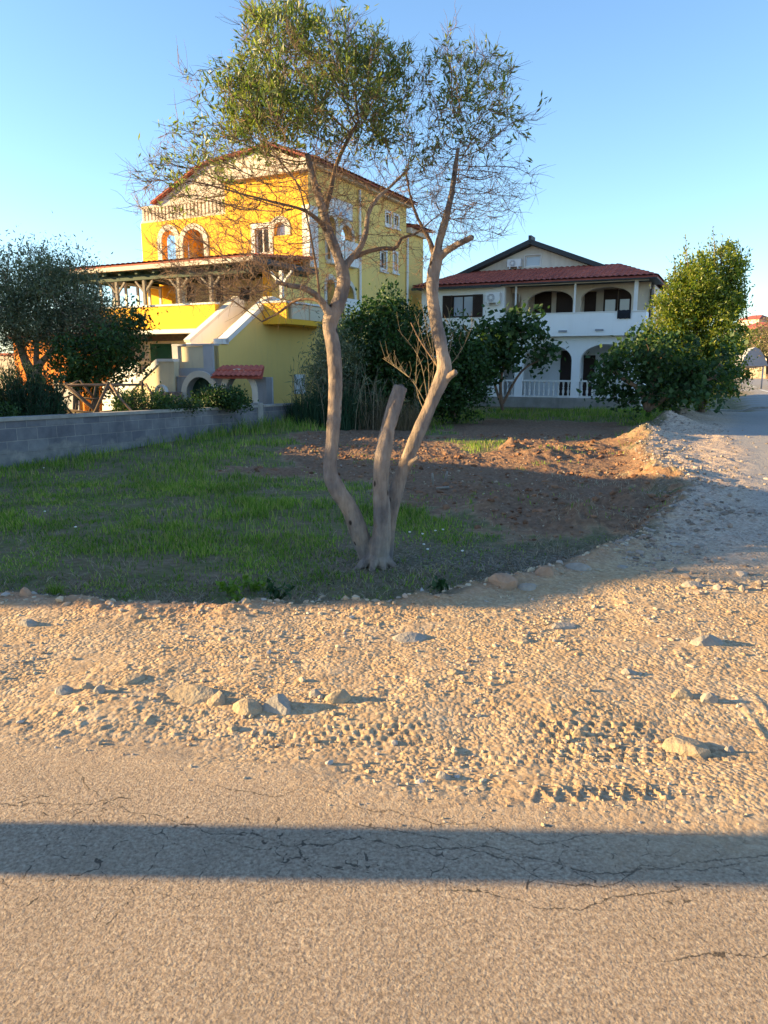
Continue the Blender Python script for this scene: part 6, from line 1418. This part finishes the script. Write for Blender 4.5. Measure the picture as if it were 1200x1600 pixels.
mb = MB(); Fr.box(mb, 0, Lr*.45, zz-.5, hh, -.4, 0); Fr.box(mb, Lr*.45+.02, Lr, zz-.5, hh+.1, -.4, 0); mb.build('stonework', mat('pale rubble wall', (.42, .36, .27), (.25, .2, .14), 3, .95, .6, 6), RW)
CT = empty('canvas_shelter', tuple(at(1180, 570, 50)), 'grey canvas shelter behind the distant roadside wall', 'shelter')
Yq = 51
mb = MB(); o_l = [at(*q, Yq) for q in ((1158, 572), (1200, 572), (1196, 560), (1188, 546), (1180, 542), (1170, 549), (1162, 560))]
mb.add([tuple(p) for p in o_l]+[(p.x+.3, p.y+2.5, p.z-.15) for p in o_l], [tuple(range(7)), tuple(reversed(range(7, 14)))]+[(i, i+7, (i+1) % 7+7, (i+1) % 7) for i in range(7)]); mb.build('canvas', M['tarp'], CT)
for px in (1162, 1194): p = at(px, 570, Yq); mb = MB(); mb.tube([(p.x, p.y+.1, hz(p.x, p.y)-.1), (p.x, p.y+.1, p.z-.02)], .05, 6); mb.build('post', M['metalg'], CT)
def townhouse(px0, px1, pyt, pyb, Y, m, rm_, label, nwin=3, stories=2, gable=False):
    a = at(px0, pyb, Y); b = at(px1, pyb, Y-6); zt = at(px0, pyt, Y).z; z0 = min(a.z, hz(a.x, a.y))-1; F_ = Fac((a.x, a.y), (b.x-a.x, b.y-a.y)); L_ = (b-a).length
    rt = empty('house', (a.x, a.y, a.z), label, 'house', 'town houses on the far hill'); mb = MB(); F_.box(mb, 0, L_, z0, zt, -9, 0); mb.build('wall', M[m], rt)
    mb = MB(); h = 1.5; o = .4
    mb.add([F_.pt(-o, zt+.01, o), F_.pt(L_+o, zt+.01, o), F_.pt(L_+o, zt+.01, -9-o), F_.pt(-o, zt+.01, -9-o), F_.pt(L_*.25, zt+h, -4.5), F_.pt(L_*.75, zt+h, -4.5)], [(0, 1, 5, 4), (1, 2, 5), (2, 3, 4, 5), (3, 0, 4), (3, 2, 1, 0)]); mb.build('roof', M[rm_], rt)
    for s_ in range(stories):
        for k in range(nwin):
            u_ = L_*(k+.5)/nwin; z_ = zt-1.9-s_*2.9
            if z_ < z0+.5: continue
            mb = MB(); F_.box(mb, u_-.5, u_+.5, z_-.6, z_+.7, .003, .06); w_ = mb.build('window', M['glass'], rt)
            mb = MB(); F_.plate(mb, rect(u_-.65, u_+.65, z_-.75, z_+.85), [rect(u_-.49, u_+.49, z_-.59, z_+.69)], .1, .09); mb.build('frame', M['trim'], w_)
    return rt
townhouse(1150, 1182, 500, 540, 250, 'pink', 'tile', 'pink apartment house highest on the far hill', 4, 3)
townhouse(1158, 1215, 512, 545, 205, 'farcream', 'tile', 'long cream house with a low red roof below the pink one', 4, 2)
townhouse(1140, 1166, 520, 560, 185, 'farcream', 'tile2', 'narrow cream house with balconies at the left of the far hill', 2, 3)
townhouse(1166, 1205, 531, 560, 170, 'beige', 'tile2', 'lowest beige house with an orange red roof on the far hill', 3, 1)
townhouse(1215, 1260, 505, 550, 230, 'pink', 'tile', 'pinkish house on the far hill beyond the right edge', 3, 2)
# mountain ridge
n = 60; V = []; X0 = at(700, 500, 6000).x; X1 = at(1900, 500, 6000).x
for i in range(n+1):
    t = i/n; x = X0+(X1-X0)*t; h = 430*ss(.1, .6, t)*(1-.5*ss(.75, 1, t))+45*float(fbm(np.array([t*1.0]), np.array([.3]), 9, 4, 71)[0])+5
    for y_, hh in ((5600, -20), (5900, h*.55), (6300, h), (6900, h*.4), (7300, -20)): V.append((x, y_, hh+(30*float(fbm(np.array([x]), np.array([y_]), .002, 3, 77)[0]) if hh > 0 else 0)))
mb = MB(); mb.add(V, [(5*i+k, 5*i+5+k, 5*i+6+k, 5*i+1+k) for i in range(n) for k in range(4)], True); mo = mb.build('mountain', mat('bare limestone mountain', (.34, .33, .33), (.24, .25, .26), .002, .95)); tag(mo, None, None, None, 'structure')

bush('shade_tree', 'slim tree out of view, added to dapple the main trunk with shade', 'tree', [(-9.6, 6.15, 3.3, .8, .55, .85), (-9.5, 6.3, 2.7, .6, .45, .6)], 1500, .08, 'leaf_dark', [[(-9.6, 6.2, -.1, .06), (-9.55, 6.2, 1.2, .05), (-9.6, 6.15, 2.4, .035), (-9.6, 6.15, 3.4, .02)]], clump=.14, sub=12, asp=.5, up=.3, seed=71, infl=.8, step=.12)  # unseen tree added for dappled shade on the main stems
